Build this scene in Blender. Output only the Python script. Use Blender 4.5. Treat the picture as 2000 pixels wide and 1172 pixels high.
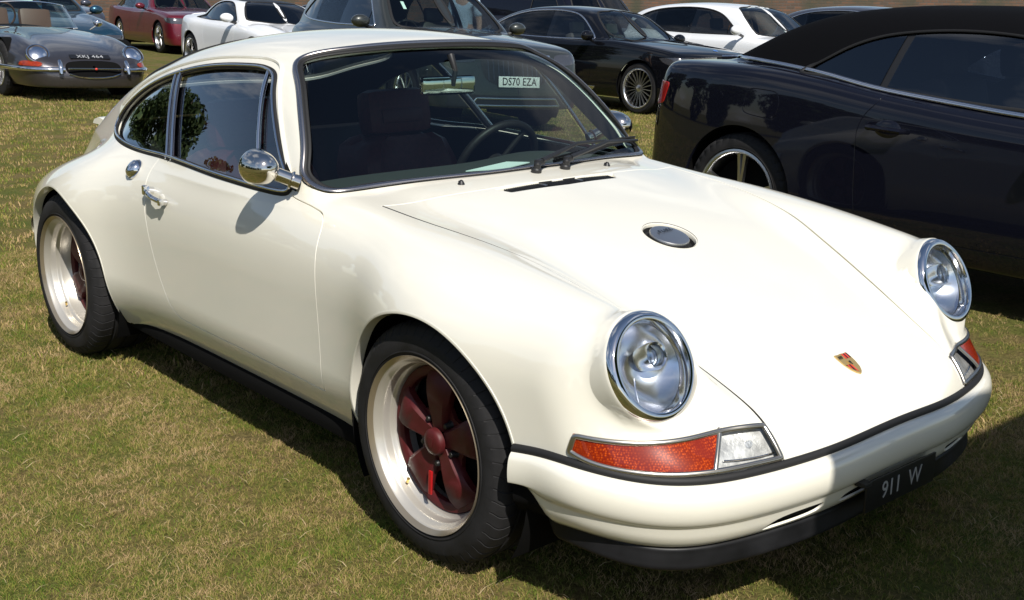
import bpy, bmesh, math, os, random
import numpy as np
from mathutils import Vector, Matrix, Quaternion
from mathutils.bvhtree import BVHTree

for _o in list(bpy.data.objects):
    bpy.data.objects.remove(_o, do_unlink=True)
SC = bpy.context.scene
COL = SC.collection
QUICK = os.environ.get('QUICK', '')
R_ = math.radians

# ------------------------------------------------------------------ camera
cam_d = bpy.data.cameras.new('camera')
cam = bpy.data.objects.new('camera', cam_d); COL.objects.link(cam)
CAM_P = (2.25626, -2.48913, 1.47718); YAW, PITCH, ROLL = -3.86003, -0.266971, 0.014792
_fw = Vector((math.cos(YAW)*math.cos(PITCH), math.sin(YAW)*math.cos(PITCH), math.sin(PITCH)))
_rt = _fw.cross(Vector((0, 0, 1))).normalized(); _up = _rt.cross(_fw)
_r2 = math.cos(ROLL)*_rt + math.sin(ROLL)*_up; _u2 = -math.sin(ROLL)*_rt + math.cos(ROLL)*_up
_m = Matrix((_r2, _u2, -_fw)).transposed().to_4x4(); _m.translation = CAM_P
cam.matrix_world = _m
cam_d.sensor_fit = 'HORIZONTAL'; cam_d.sensor_width = 36.0
cam_d.lens = 36.0*2322.38/2000
cam_d.clip_start = 0.05; cam_d.clip_end = 3000
SC.camera = cam

# ------------------------------------------------------------------ sky and sun
SUN_L = Vector((-0.85, 0.36, -1.0)).normalized()          # direction the light travels
SUN_EL = math.asin(-SUN_L.z)
world = bpy.data.worlds.new('World'); SC.world = world; world.use_nodes = True
wn = world.node_tree; wn.nodes.clear()
w_out = wn.nodes.new('ShaderNodeOutputWorld'); w_bg = wn.nodes.new('ShaderNodeBackground')
w_sky = wn.nodes.new('ShaderNodeTexSky'); w_sky.sky_type = 'NISHITA'; w_sky.sun_disc = False
w_sky.sun_elevation = SUN_EL
# Nishita: rotation 0 puts the sun at +Y and it turns clockwise seen from above
w_sky.sun_rotation = math.atan2(-SUN_L.x, -SUN_L.y)
w_sky.air_density = 1.0; w_sky.dust_density = 0.6; w_sky.ozone_density = 1.2
w_bg.inputs['Strength'].default_value = 0.085
# broken fair-weather cloud spread evenly over the whole dome
w_tc = wn.nodes.new('ShaderNodeTexCoord'); w_sep = wn.nodes.new('ShaderNodeSeparateXYZ')
w_add = wn.nodes.new('ShaderNodeMath'); w_add.operation = 'ADD'; w_add.inputs[1].default_value = 0.18
w_abs = wn.nodes.new('ShaderNodeMath'); w_abs.operation = 'ABSOLUTE'
w_div = wn.nodes.new('ShaderNodeVectorMath'); w_div.operation = 'DIVIDE'
w_cmb = wn.nodes.new('ShaderNodeCombineXYZ')
w_noi = wn.nodes.new('ShaderNodeTexNoise'); w_noi.inputs['Scale'].default_value = 1.7
w_noi.inputs['Detail'].default_value = 7; w_noi.inputs['Roughness'].default_value = 0.58
w_rmp = wn.nodes.new('ShaderNodeValToRGB')
w_rmp.color_ramp.elements[0].position = 0.50; w_rmp.color_ramp.elements[1].position = 0.70
w_rmp.color_ramp.elements[1].color = (0.85, 0.85, 0.85, 1)
w_mix = wn.nodes.new('ShaderNodeMix'); w_mix.data_type = 'RGBA'
w_mix.inputs['B'].default_value = (8.0, 8.2, 8.6, 1)
lk = wn.links.new
lk(w_tc.outputs['Generated'], w_sep.inputs[0]); lk(w_sep.outputs['Z'], w_abs.inputs[0]); lk(w_abs.outputs[0], w_add.inputs[0])
for i in range(3): lk(w_add.outputs[0], w_cmb.inputs[i])
lk(w_tc.outputs['Generated'], w_div.inputs[0]); lk(w_cmb.outputs[0], w_div.inputs[1])
lk(w_div.outputs[0], w_noi.inputs['Vector']); lk(w_noi.outputs['Fac'], w_rmp.inputs[0])
lk(w_rmp.outputs['Color'], w_mix.inputs['Factor']); lk(w_sky.outputs[0], w_mix.inputs['A'])
lk(w_mix.outputs['Result'], w_bg.inputs['Color']); lk(w_bg.outputs[0], w_out.inputs[0])

sun_d = bpy.data.lights.new('sun', 'SUN'); sun_d.energy = 5.0; sun_d.angle = R_(0.53); sun_d.color = (1.0, 0.955, 0.88)
sun = bpy.data.objects.new('sun', sun_d); COL.objects.link(sun)
sun.rotation_euler = SUN_L.to_track_quat('-Z', 'Y').to_euler(); sun.location = (6, -4, 12)

SC.view_settings.view_transform = 'Standard'; SC.view_settings.look = 'None'
SC.view_settings.gamma = 1.0; SC.view_settings.use_curve_mapping = False
SC.view_settings.exposure = 0.2
SC.render.engine = 'CYCLES'
SC.cycles.use_denoising = True
SC.cycles.max_bounces = 10; SC.cycles.transparent_max_bounces = 24
SC.cycles.caustics_reflective = False; SC.cycles.caustics_refractive = False
SC.cycles.sample_clamp_indirect = 6.0

# ------------------------------------------------------------------ materials
MATS = {}
def pmat(name, col, rough=0.5, metal=0.0, coat=0.0, spec=0.5, coat_rough=0.03, **kw):
    m = bpy.data.materials.new(name); m.use_nodes = True
    b = m.node_tree.nodes['Principled BSDF']
    b.inputs['Base Color'].default_value = (*col, 1); b.inputs['Roughness'].default_value = rough
    b.inputs['Metallic'].default_value = metal; b.inputs['Coat Weight'].default_value = coat
    b.inputs['Coat Roughness'].default_value = coat_rough
    b.inputs['Specular IOR Level'].default_value = spec
    for k, v in kw.items(): b.inputs[k].default_value = v
    MATS[name] = m
    return m
def noise_on(m, scale=8.0, lo=0.85, hi=1.1, detail=5, rough=None, bump=0.0, bump_dist=0.002, coord='Object', stretch=None):
    """vary base colour (and roughness, bump) of a principled material with a noise of its own"""
    nt = m.node_tree; b = nt.nodes['Principled BSDF']
    tc = nt.nodes.new('ShaderNodeTexCoord'); nz = nt.nodes.new('ShaderNodeTexNoise')
    nz.inputs['Scale'].default_value = scale; nz.inputs['Detail'].default_value = detail
    src = tc.outputs[coord]
    if stretch:
        mp = nt.nodes.new('ShaderNodeMapping'); mp.inputs['Scale'].default_value = stretch
        nt.links.new(src, mp.inputs[0]); src = mp.outputs[0]
    nt.links.new(src, nz.inputs['Vector'])
    mr = nt.nodes.new('ShaderNodeMapRange'); mr.inputs['From Min'].default_value = 0.3; mr.inputs['From Max'].default_value = 0.7
    mr.inputs['To Min'].default_value = lo; mr.inputs['To Max'].default_value = hi
    nt.links.new(nz.outputs['Fac'], mr.inputs['Value'])
    mx = nt.nodes.new('ShaderNodeMix'); mx.data_type = 'RGBA'; mx.blend_type = 'MULTIPLY'; mx.inputs['Factor'].default_value = 1
    mx.inputs['A'].default_value = b.inputs['Base Color'].default_value
    nt.links.new(mr.outputs[0], mx.inputs['B']); nt.links.new(mx.outputs['Result'], b.inputs['Base Color'])
    if rough:
        m2 = nt.nodes.new('ShaderNodeMapRange'); m2.inputs['From Min'].default_value = 0.3; m2.inputs['From Max'].default_value = 0.7
        m2.inputs['To Min'].default_value = rough[0]; m2.inputs['To Max'].default_value = rough[1]
        nt.links.new(nz.outputs['Fac'], m2.inputs['Value']); nt.links.new(m2.outputs[0], b.inputs['Roughness'])
    if bump:
        bp = nt.nodes.new('ShaderNodeBump'); bp.inputs['Strength'].default_value = bump; bp.inputs['Distance'].default_value = bump_dist
        nt.links.new(nz.outputs['Fac'], bp.inputs['Height']); nt.links.new(bp.outputs[0], b.inputs['Normal'])
    return m
def pane_mat(name, tint, refl_rough=0.0, ior=1.5, gain=1.7):
    """a single sheet of tinted glass: see-through tint plus fresnel mirror"""
    m = bpy.data.materials.new(name); m.use_nodes = True; nt = m.node_tree; nt.nodes.clear()
    o = nt.nodes.new('ShaderNodeOutputMaterial'); t = nt.nodes.new('ShaderNodeBsdfTransparent'); g = nt.nodes.new('ShaderNodeBsdfGlossy')
    t.inputs[0].default_value = (*tint, 1); g.inputs['Roughness'].default_value = refl_rough
    f = nt.nodes.new('ShaderNodeFresnel'); f.inputs[0].default_value = ior
    # the pane is one sheet: both faces mirror alike, so the index is inverted on the back
    ge = nt.nodes.new('ShaderNodeNewGeometry'); im = nt.nodes.new('ShaderNodeMix'); im.inputs['A'].default_value = ior; im.inputs['B'].default_value = 1.0/ior
    nt.links.new(ge.outputs['Backfacing'], im.inputs['Factor']); nt.links.new(im.outputs['Result'], f.inputs[0])
    mul = nt.nodes.new('ShaderNodeMath'); mul.operation = 'MULTIPLY'; mul.inputs[1].default_value = gain; mul.use_clamp = True
    mx = nt.nodes.new('ShaderNodeMixShader')
    nt.links.new(f.outputs[0], mul.inputs[0]); nt.links.new(mul.outputs[0], mx.inputs[0])
    nt.links.new(t.outputs[0], mx.inputs[1]); nt.links.new(g.outputs[0], mx.inputs[2]); nt.links.new(mx.outputs[0], o.inputs[0])
    MATS[name] = m
    return m
M = MATS
pmat('cream_paint', (0.80, 0.77, 0.665), 0.42, coat=1.0, spec=0.3, **{'Coat IOR': 1.95})
noise_on(M['cream_paint'], 2.2, 0.975, 1.01)
pmat('white_paint', (0.78, 0.79, 0.80), 0.4, coat=1.0)
pmat('black_paint', (0.004, 0.0043, 0.006), 0.5, coat=1.0, spec=0.0)
pmat('navy_black_paint', (0.0055, 0.006, 0.011), 0.5, coat=1.0, spec=0.0)
pmat('grey_metal_paint', (0.085, 0.077, 0.080), 0.32, metal=0.75, coat=1.0)
pmat('olive_grey_paint', (0.032, 0.036, 0.032), 0.35, metal=0.4, coat=1.0)
pmat('teal_paint', (0.02, 0.075, 0.125), 0.32, metal=0.7, coat=1.0)
pmat('maroon_paint', (0.13, 0.008, 0.018), 0.32, metal=0.35, coat=1.0)
pmat('slate_paint', (0.05, 0.055, 0.075), 0.35, metal=0.4, coat=1.0)
pmat('chrome', (0.82, 0.81, 0.80), 0.045, metal=1.0)
pmat('warm_chrome', (0.72, 0.68, 0.62), 0.09, metal=1.0)
pmat('satin_metal', (0.50, 0.46, 0.44), 0.25, metal=1.0)
pmat('silver_alloy', (0.62, 0.62, 0.63), 0.28, metal=1.0)
pmat('pearl_rim', (0.60, 0.565, 0.50), 0.33, metal=0.55, coat=0.6, coat_rough=0.1)
pmat('bronze_lip', (0.42, 0.35, 0.25), 0.28, metal=0.7, coat=0.5)
pmat('dark_red_metal', (0.075, 0.008, 0.009), 0.5, spec=0.4)
noise_on(M['dark_red_metal'], 40, 0.8, 1.15, rough=(0.42, 0.6))
pmat('bright_red', (0.40, 0.010, 0.012), 0.35)
pmat('rubber', (0.012, 0.012, 0.0125), 0.62, spec=0.35)
pmat('tyre_rubber', (0.014, 0.0135, 0.014), 0.72, spec=0.3)
noise_on(M['tyre_rubber'], 14, 0.7, 1.5, rough=(0.62, 0.85), bump=0.2, bump_dist=0.001)
pmat('lip_plastic', (0.006, 0.006, 0.0068), 0.5, spec=0.3)
noise_on(M['lip_plastic'], 9, 0.75, 1.7, detail=9, rough=(0.38, 0.6))
pmat('black_plastic', (0.012, 0.012, 0.013), 0.45)
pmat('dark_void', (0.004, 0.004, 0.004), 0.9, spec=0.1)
pmat('soft_top_cloth', (0.0038, 0.0040, 0.0050), 0.95, spec=0.05)
noise_on(M['soft_top_cloth'], 900, 0.6, 1.5, bump=0.5, bump_dist=0.0006)
pmat('headlining', (0.012, 0.011, 0.011), 0.95, spec=0.1)
pmat('red_leather', (0.085, 0.008, 0.010), 0.5)
pmat('black_leather', (0.012, 0.009, 0.009), 0.5, spec=0.3)
noise_on(M['black_leather'], 60, 0.8, 1.2, bump=0.2)
pmat('dash_felt', (0.032, 0.033, 0.030), 0.9)
pmat('tan_leather', (0.09, 0.045, 0.028), 0.55)
pmat('cream_leather', (0.5, 0.45, 0.36), 0.55)
pmat('paper', (0.75, 0.82, 0.78), 0.7)
pmat('amber_lens', (0.60, 0.075, 0.006), 0.12, coat=1.0)
pmat('red_lens', (0.40, 0.010, 0.012), 0.12, coat=1.0)
pmat('lamp_reflector', (0.86, 0.88, 0.92), 0.17, metal=1.0)
pmat('clear_reflector', (0.72, 0.70, 0.64), 0.38, metal=0.5)
noise_on(M['clear_reflector'], 30, 0.6, 1.2, bump=0.6, bump_dist=0.006)
pmat('plate_white', (0.80, 0.82, 0.80), 0.4)
pmat('plate_yellow', (0.75, 0.50, 0.03), 0.4)
pmat('plate_black', (0.008, 0.008, 0.009), 0.35)
pmat('plate_ink', (0.006, 0.006, 0.006), 0.5)
pmat('plate_silver', (0.55, 0.55, 0.55), 0.35, metal=0.5)
pmat('badge_gold', (0.72, 0.50, 0.20), 0.35, metal=0.8)
pmat('badge_red', (0.62, 0.05, 0.03), 0.35)
pmat('badge_black', (0.006, 0.006, 0.006), 0.3)
pmat('blue_enamel', (0.03, 0.15, 0.5), 0.3)
pmat('brass', (0.7, 0.48, 0.15), 0.25, metal=1.0)
pane_mat('windscreen_glass', (0.70, 0.83, 0.79), gain=1.25)
pane_mat('side_glass', (0.58, 0.66, 0.66), gain=3.4)
pane_mat('privacy_glass', (0.08, 0.085, 0.095))
pane_mat('lens_glass', (0.95, 0.97, 1.0))
pmat('fuel_metal', (0.62, 0.60, 0.58), 0.36, metal=1.0)
pane_mat('projector_glass', (0.80, 0.85, 0.9), 0.0, 1.7)
def lens_grid(name, deep, glint):
    """moulded plastic lens: prism glints painted as bright dots into a deep base colour"""
    m = pmat(name, deep, 0.22, coat=0.6, spec=0.4); nt = m.node_tree; b = nt.nodes['Principled BSDF']
    tc = nt.nodes.new('ShaderNodeTexCoord'); v = nt.nodes.new('ShaderNodeTexVoronoi'); v.inputs['Scale'].default_value = 190; v.inputs['Randomness'].default_value = 0.5
    n2 = nt.nodes.new('ShaderNodeTexNoise'); n2.inputs['Scale'].default_value = 20; n2.inputs['Detail'].default_value = 3
    mr = nt.nodes.new('ShaderNodeMapRange'); mr.inputs['From Min'].default_value = 0.55; mr.inputs['From Max'].default_value = 0.1
    m2 = nt.nodes.new('ShaderNodeMapRange'); m2.inputs['From Min'].default_value = 0.38; m2.inputs['From Max'].default_value = 0.62; m2.inputs['To Min'].default_value = 0.12
    mul = nt.nodes.new('ShaderNodeMath'); mul.operation = 'MULTIPLY'
    cr = nt.nodes.new('ShaderNodeMix'); cr.data_type = 'RGBA'; cr.inputs['A'].default_value = (*deep, 1); cr.inputs['B'].default_value = (*glint, 1)
    nt.links.new(tc.outputs['Object'], v.inputs['Vector']); nt.links.new(tc.outputs['Object'], n2.inputs['Vector'])
    nt.links.new(v.outputs['Distance'], mr.inputs['Value']); nt.links.new(n2.outputs['Fac'], m2.inputs['Value'])
    nt.links.new(mr.outputs[0], mul.inputs[0]); nt.links.new(m2.outputs[0], mul.inputs[1])
    nt.links.new(mul.outputs[0], cr.inputs['Factor']); nt.links.new(cr.outputs['Result'], b.inputs['Base Color'])
lens_grid('indicator_amber', (0.20, 0.014, 0.002), (0.68, 0.095, 0.005))
pmat('lamp_satin', (0.56, 0.52, 0.46), 0.28, metal=1.0)
pane_mat('tinted_side_glass', (0.30, 0.33, 0.36), gain=2.0)
pmat('satin_bright', (0.70, 0.70, 0.72), 0.18, metal=1.0)
pmat('dark_lens', (0.10, 0.10, 0.11), 0.12, metal=0.6, coat=1.0)
pmat('oxblood_leather', (0.105, 0.018, 0.020), 0.48, spec=0.35)
noise_on(M['oxblood_leather'], 60, 0.8, 1.2, bump=0.2)
pane_mat('reflective_side_glass', (0.26, 0.29, 0.32), gain=3.2)
# ------------------------------------------------------------------ small geometry kit
def tag(o, label=None, cat=None, group=None, kind=None):
    if label: o['label'] = label
    if cat: o['category'] = cat
    if group: o['group'] = group
    if kind: o['kind'] = kind
    return o
def empty(name, loc=(0, 0, 0), rz=0.0):
    o = bpy.data.objects.new(name, None); COL.objects.link(o)
    o.location = loc; o.rotation_euler = (0, 0, rz); o.empty_display_size = 0.2
    return o
def mesh_obj(name, V, Fc, mat, parent=None, N=None, smooth=True, mats=None, fmat=None):
    me = bpy.data.meshes.new(name)
    V = np.asarray(V, float)
    me.from_pydata(V.tolist(), [], Fc.tolist() if isinstance(Fc, np.ndarray) else Fc)
    me.update()
    if smooth:
        me.polygons.foreach_set('use_smooth', np.ones(len(me.polygons), bool))
    for mm in (mats or [mat]):
        me.materials.append(M[mm] if isinstance(mm, str) else mm)
    if fmat is not None: me.polygons.foreach_set('material_index', np.asarray(fmat, np.int32))
    if N is not None:
        me.normals_split_custom_set_from_vertices(np.asarray(N, float).tolist())
    o = bpy.data.objects.new(name, me); COL.objects.link(o)
    if parent is not None: o.parent = parent
    return o
class MB:
    """collects shapes into one mesh (with flat or smooth faces per shape)"""
    def __init__(s): s.v = []; s.f = []; s.sm = []; s.mi = []; s.cur = 0
    def add(s, V, F, smooth=False):
        k = len(s.v); s.v += [tuple(map(float, p)) for p in V]
        for f in F: s.f.append([int(i)+k for i in f]); s.sm.append(smooth); s.mi.append(s.cur)
        return s
    def box(s, c, d, rot=None, bev=0.0):
        """box of size d centred on c, with chamfered edges when bev > 0"""
        hx, hy, hz = d[0]/2, d[1]/2, d[2]/2
        if bev <= 0:
            V = [(x, y, z) for x in (-hx, hx) for y in (-hy, hy) for z in (-hz, hz)]
            F = [(0, 1, 3, 2), (4, 6, 7, 5), (0, 4, 5, 1), (2, 3, 7, 6), (0, 2, 6, 4), (1, 5, 7, 3)]
        else:
            bm = bmesh.new(); bmesh.ops.create_cube(bm, size=1.0)
            for v in bm.verts: v.co = Vector((v.co.x*d[0], v.co.y*d[1], v.co.z*d[2]))
            bmesh.ops.bevel(bm, geom=bm.edges[:], offset=bev, segments=2, profile=0.6, affect='EDGES')
            bm.verts.index_update()
            V = [tuple(v.co) for v in bm.verts]; F = [[v.index for v in f.verts] for f in bm.faces]; bm.free()
        V = np.array(V)
        if rot is not None: V = V @ np.array(rot.to_matrix() if hasattr(rot, 'to_matrix') else rot).T
        return s.add(V+np.array(c), F, bev > 0)
    def tube(s, pts, r, n=8, closed=False, cap=True, ref=None):
        """round tube along a path; r a number or one per point"""
        P = np.asarray(pts, float); m = len(P); rr = np.full(m, r) if np.isscalar(r) else np.asarray(r, float)
        T = np.roll(P, -1, 0)-np.roll(P, 1, 0) if closed else np.gradient(P, axis=0)
        T /= np.linalg.norm(T, axis=1)[:, None]+1e-12
        a = np.array(ref if ref is not None else ((0, 0, 1) if abs(T[0][2]) < .9 else (1, 0, 0)), float)
        V = []; 
        for i in range(m):
            a = a-T[i]*(a@T[i]); a /= np.linalg.norm(a)+1e-12; b = np.cross(T[i], a)
            for j in range(n):
                t = 2*math.pi*j/n; V.append(P[i]+rr[i]*(math.cos(t)*a+math.sin(t)*b))
        F = []
        for i in range(m if closed else m-1):
            for j in range(n):
                A = i*n+j; B = i*n+(j+1) % n; C = ((i+1) % m)*n+(j+1) % n; D = ((i+1) % m)*n+j
                F.append((A, B, C, D))
        if cap and not closed: F.append(list(range(n))[::-1]); F.append([(m-1)*n+j for j in range(n)])
        return s.add(V, F, True)
    def lathe(s, prof, n=48, c=(0, 0, 0), axis=(0, 0, 1), ref=None, closed=False, smooth=True):
        """prof: list of (radius, height along axis)"""
        ax = Vector(axis).normalized(); a = Vector(ref) if ref else (Vector((0, 0, 1)) if abs(ax.z) < .9 else Vector((1, 0, 0)))
        a = (a-ax*a.dot(ax)).normalized(); b = ax.cross(a); c = Vector(c); V = []
        for (r, h) in prof:
            for j in range(n):
                t = 2*math.pi*j/n; V.append(c+ax*h+(a*math.cos(t)+b*math.sin(t))*r)
        F = []
        m = len(prof)
        for i in range(m if closed else m-1):
            for j in range(n):
                F.append((i*n+j, i*n+(j+1) % n, ((i+1) % m)*n+(j+1) % n, ((i+1) % m)*n+j))
        if not closed:
            if prof[0][0] > 1e-5 and prof[0][0] < 1e-2: F.append(list(range(n))[::-1])
            if prof[-1][0] > 1e-5 and prof[-1][0] < 1e-2: F.append([(m-1)*n+j for j in range(n)])
        return s.add(V, F, smooth)
    def sweep(s, pts, nrm, prof, closed=False, cap=True, smooth=True):
        """profile (a across, b along normal) swept along pts with per point normals"""
        P = np.asarray(pts, float); Nn = np.asarray(nrm, float); m = len(P)
        T = np.roll(P, -1, 0)-np.roll(P, 1, 0) if closed else np.gradient(P, axis=0)
        T /= np.linalg.norm(T, axis=1)[:, None]+1e-12
        Nn = Nn-T*np.sum(T*Nn, 1)[:, None]; Nn /= np.linalg.norm(Nn, axis=1)[:, None]+1e-12
        B = np.cross(T, Nn); k = len(prof)
        V = np.concatenate([[P[i]+B[i]*a+Nn[i]*b for (a, b) in prof] for i in range(m)])
        F = [(i*k+j, i*k+(j+1) % k, ((i+1) % m)*k+(j+1) % k, ((i+1) % m)*k+j) for i in range(m if closed else m-1) for j in range(k)]
        if cap and not closed: F.append(list(range(k))[::-1]); F.append([(m-1)*k+j for j in range(k)])
        return s.add(V, F, smooth)
    def prism(s, poly, z0, z1, frame=None, smooth=False):
        """extrude a 2d outline between two heights; frame = (origin, ax, ay, az)"""
        n = len(poly); V = [(x, y, z0) for x, y in poly]+[(x, y, z1) for x, y in poly]
        F = [list(range(n))[::-1], [n+i for i in range(n)]]+[(i, (i+1) % n, n+(i+1) % n, n+i) for i in range(n)]
        V = np.array(V, float)
        if frame is not None:
            o, ax, ay, az = [np.array(q, float) for q in frame]
            V = o+V[:, :1]*ax+V[:, 1:2]*ay+V[:, 2:3]*az
        return s.add(V, F, smooth)
    def ball(s, c, r, nu=20, nv=12, rot=None):
        r = (r, r, r) if np.isscalar(r) else r; V = []; F = []
        for i in range(nv+1):
            p = math.pi*i/nv
            for j in range(nu):
                t = 2*math.pi*j/nu; V.append((r[0]*math.sin(p)*math.cos(t), r[1]*math.sin(p)*math.sin(t), r[2]*math.cos(p)))
        for i in range(nv):
            for j in range(nu): F.append((i*nu+j, (i+1)*nu+j, (i+1)*nu+(j+1) % nu, i*nu+(j+1) % nu))
        V = np.array(V)
        if rot is not None: V = V @ np.array(rot.to_matrix()).T
        return s.add(V+np.array(c), F, True)
    def build(s, name, mat, parent=None, mats=None):
        me = bpy.data.meshes.new(name); me.from_pydata(s.v, [], s.f); me.update()
        me.polygons.foreach_set('use_smooth', np.array(s.sm, bool))
        for mm in (mats or [mat]): me.materials.append(M[mm])
        if mats: me.polygons.foreach_set('material_index', np.array(s.mi, np.int32))
        bm = bmesh.new(); bm.from_mesh(me); bmesh.ops.remove_doubles(bm, verts=bm.verts[:], dist=1e-6)
        bmesh.ops.recalc_face_normals(bm, faces=bm.faces[:]); bm.to_mesh(me); bm.free()
        try: me.set_sharp_from_angle(angle=R_(42))
        except Exception: pass
        o = bpy.data.objects.new(name, me); COL.objects.link(o)
        if parent is not None: o.parent = parent
        return o
def dup(o, parent=None, label=None):
    c = o.copy(); COL.objects.link(c); c.parent = parent
    for ch in [q for q in bpy.data.objects if q.parent == o and q != c]: dup(ch, c)
    if label: c['label'] = label
    return c

# 1-d curves: monotone interpolation, then smoothed so that surfaces stay fair
class Crv:
    def __init__(s, pts, sm=0.04, lin=False):
        p = sorted(pts); x = np.array([q[0] for q in p], float); y = np.array([q[1] for q in p], float)
        pad = 6*sm+.02; s.h = min(.002, (x[-1]-x[0]+.04)/400)
        s.g = np.arange(x[0]-pad, x[-1]+pad+s.h, s.h)
        d = np.diff(y)/np.diff(x); m = np.zeros(len(x))
        for i in range(1, len(x)-1):
            if d[i-1]*d[i] > 0:
                w1 = 2*(x[i+1]-x[i])+(x[i]-x[i-1]); w2 = (x[i+1]-x[i])+2*(x[i]-x[i-1]); m[i] = (w1+w2)/(w1/d[i-1]+w2/d[i])
        m[0] = d[0]; m[-1] = d[-1]
        i = np.clip(np.searchsorted(x, s.g)-1, 0, len(x)-2); hh = x[i+1]-x[i]; t = (s.g-x[i])/hh
        v = (2*t**3-3*t**2+1)*y[i]+(t**3-2*t**2+t)*hh*m[i]+(-2*t**3+3*t**2)*y[i+1]+(t**3-t**2)*hh*m[i+1]
        v = np.where(s.g < x[0], y[0]+(s.g-x[0])*d[0], v); v = np.where(s.g > x[-1], y[-1]+(s.g-x[-1])*d[-1], v)
        if sm > 0:
            k = int(3*sm/s.h)+1; kk = np.exp(-.5*(np.arange(-k, k+1)*s.h/sm)**2); kk /= kk.sum()
            e0 = v[0]-(v[1]-v[0])*np.arange(k, 0, -1); e1 = v[-1]+(v[-1]-v[-2])*np.arange(1, k+1)
            v = np.convolve(np.concatenate([e0, v, e1]), kk, 'valid')
        s.v = v; s.d0 = (v[1]-v[0])/s.h; s.d1 = (v[-1]-v[-2])/s.h
    def __call__(s, x):
        x = np.asarray(x, float); r = np.interp(x, s.g, s.v)
        return r+np.minimum(x-s.g[0], 0)*s.d0+np.maximum(x-s.g[-1], 0)*s.d1
def smax(a, b, k):
    h = np.maximum(k-np.abs(a-b), 0)/k
    return np.maximum(a, b)+h*h*h*k/6
def smin(a, b, k): return -smax(-a, -b, k)
def sstep(x, a, b):
    t = np.clip((x-a)/(b-a), 0, 1); return t*t*t*(t*(6*t-15)+10)
def spl2(pts, n=120, closed=True):
    """smooth curve through points (centripetal Catmull-Rom); a point given as (x, y, 1) is a corner"""
    P = [np.array(p[:2], float) for p in pts]; C = [len(p) > 2 and p[2] for p in pts]; m = len(P); out = []
    seg = m if closed else m-1
    for i in range(seg):
        p1, p2 = P[i], P[(i+1) % m]
        p0 = P[i-1] if (closed or i > 0) else 2*p1-p2
        p3 = P[(i+2) % m] if (closed or i+2 < m) else 2*p2-p1
        if C[i]: p0 = 2*p1-p2
        if C[(i+1) % m]: p3 = 2*p2-p1
        t0 = 0; t1 = t0+max(np.linalg.norm(p1-p0), 1e-6)**.5; t2 = t1+max(np.linalg.norm(p2-p1), 1e-6)**.5; t3 = t2+max(np.linalg.norm(p3-p2), 1e-6)**.5
        for t in np.linspace(t1, t2, max(2, n//seg), endpoint=False):
            A1 = (t1-t)/(t1-t0)*p0+(t-t0)/(t1-t0)*p1; A2 = (t2-t)/(t2-t1)*p1+(t-t1)/(t2-t1)*p2; A3 = (t3-t)/(t3-t2)*p2+(t-t2)/(t3-t2)*p3
            B1 = (t2-t)/(t2-t0)*A1+(t-t0)/(t2-t0)*A2; B2 = (t3-t)/(t3-t1)*A2+(t-t1)/(t3-t1)*A3
            out.append((t2-t)/(t2-t1)*B1+(t-t1)/(t2-t1)*B2)
    if not closed: out.append(P[-1])
    return np.array(out)
def sdf(poly, q):
    """signed distance of points q (n,2) to a closed outline (negative inside)"""
    poly = np.asarray(poly, float); q = np.asarray(q, float); d = np.full(len(q), 1e9); ins = np.zeros(len(q), bool)
    lo = poly.min(0)-.12; hi = poly.max(0)+.12
    near = np.all((q > lo) & (q < hi), 1); d[~near] = .1
    Q = q[near]; dn = np.full(len(Q), 1e9); si = np.zeros(len(Q), bool)
    a = poly; b = np.roll(poly, -1, 0)
    for p0, p1 in zip(a, b):
        e = p1-p0; w = Q-p0; t = np.clip((w@e)/(e@e+1e-12), 0, 1); dd = w-t[:, None]*e
        dn = np.minimum(dn, (dd**2).sum(1))
        c = ((p0[1] > Q[:, 1]) != (p1[1] > Q[:, 1]))
        with np.errstate(divide='ignore', invalid='ignore'):
            xx = (p1[0]-p0[0])*(Q[:, 1]-p0[1])/(p1[1]-p0[1])+p0[0]
        si ^= c & (Q[:, 0] < xx)
    d[near] = np.sqrt(dn)*np.where(si, -1, 1)
    return d
def clip(S, f):
    """keep the part of triangle mesh S = (V, N, T) where the vertex values f are negative"""
    V, N, T = S
    s = f < 0; c = s[T].sum(1)
    keep = T[c == 3]; out = [keep]; nv = len(V); newV = []; newN = []; cache = {}
    def cut(i, j):
        key = (i, j) if i < j else (j, i)
        if key in cache: return cache[key]
        t = f[key[0]]/(f[key[0]]-f[key[1]]); t = min(max(t, 1e-4), 1-1e-4)
        newV.append(V[key[0]]*(1-t)+V[key[1]]*t); n = N[key[0]]*(1-t)+N[key[1]]*t; newN.append(n/np.linalg.norm(n))
        cache[key] = nv+len(newV)-1; return cache[key]
    ex = []
    for tri in T[(c > 0) & (c < 3)]:
        a, b, d = [int(q) for q in tri]
        for _ in range(3):
            if (s[a] and not s[b] and not s[d]) or (s[a] and s[b] and not s[d]): break
            a, b, d = b, d, a
        if s[b]:
            p = cut(b, d); q = cut(a, d); ex += [(a, b, p), (a, p, q)]
        else:
            p = cut(a, b); q = cut(a, d); ex.append((a, p, q))
    T2 = np.concatenate([keep, np.array(ex, int).reshape(-1, 3)])
    V2 = np.concatenate([V, np.array(newV).reshape(-1, 3)]); N2 = np.concatenate([N, np.array(newN).reshape(-1, 3)])
    used = np.zeros(len(V2), bool); used[T2.ravel()] = True; idx = np.cumsum(used)-1
    return V2[used], N2[used], idx[T2]
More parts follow.
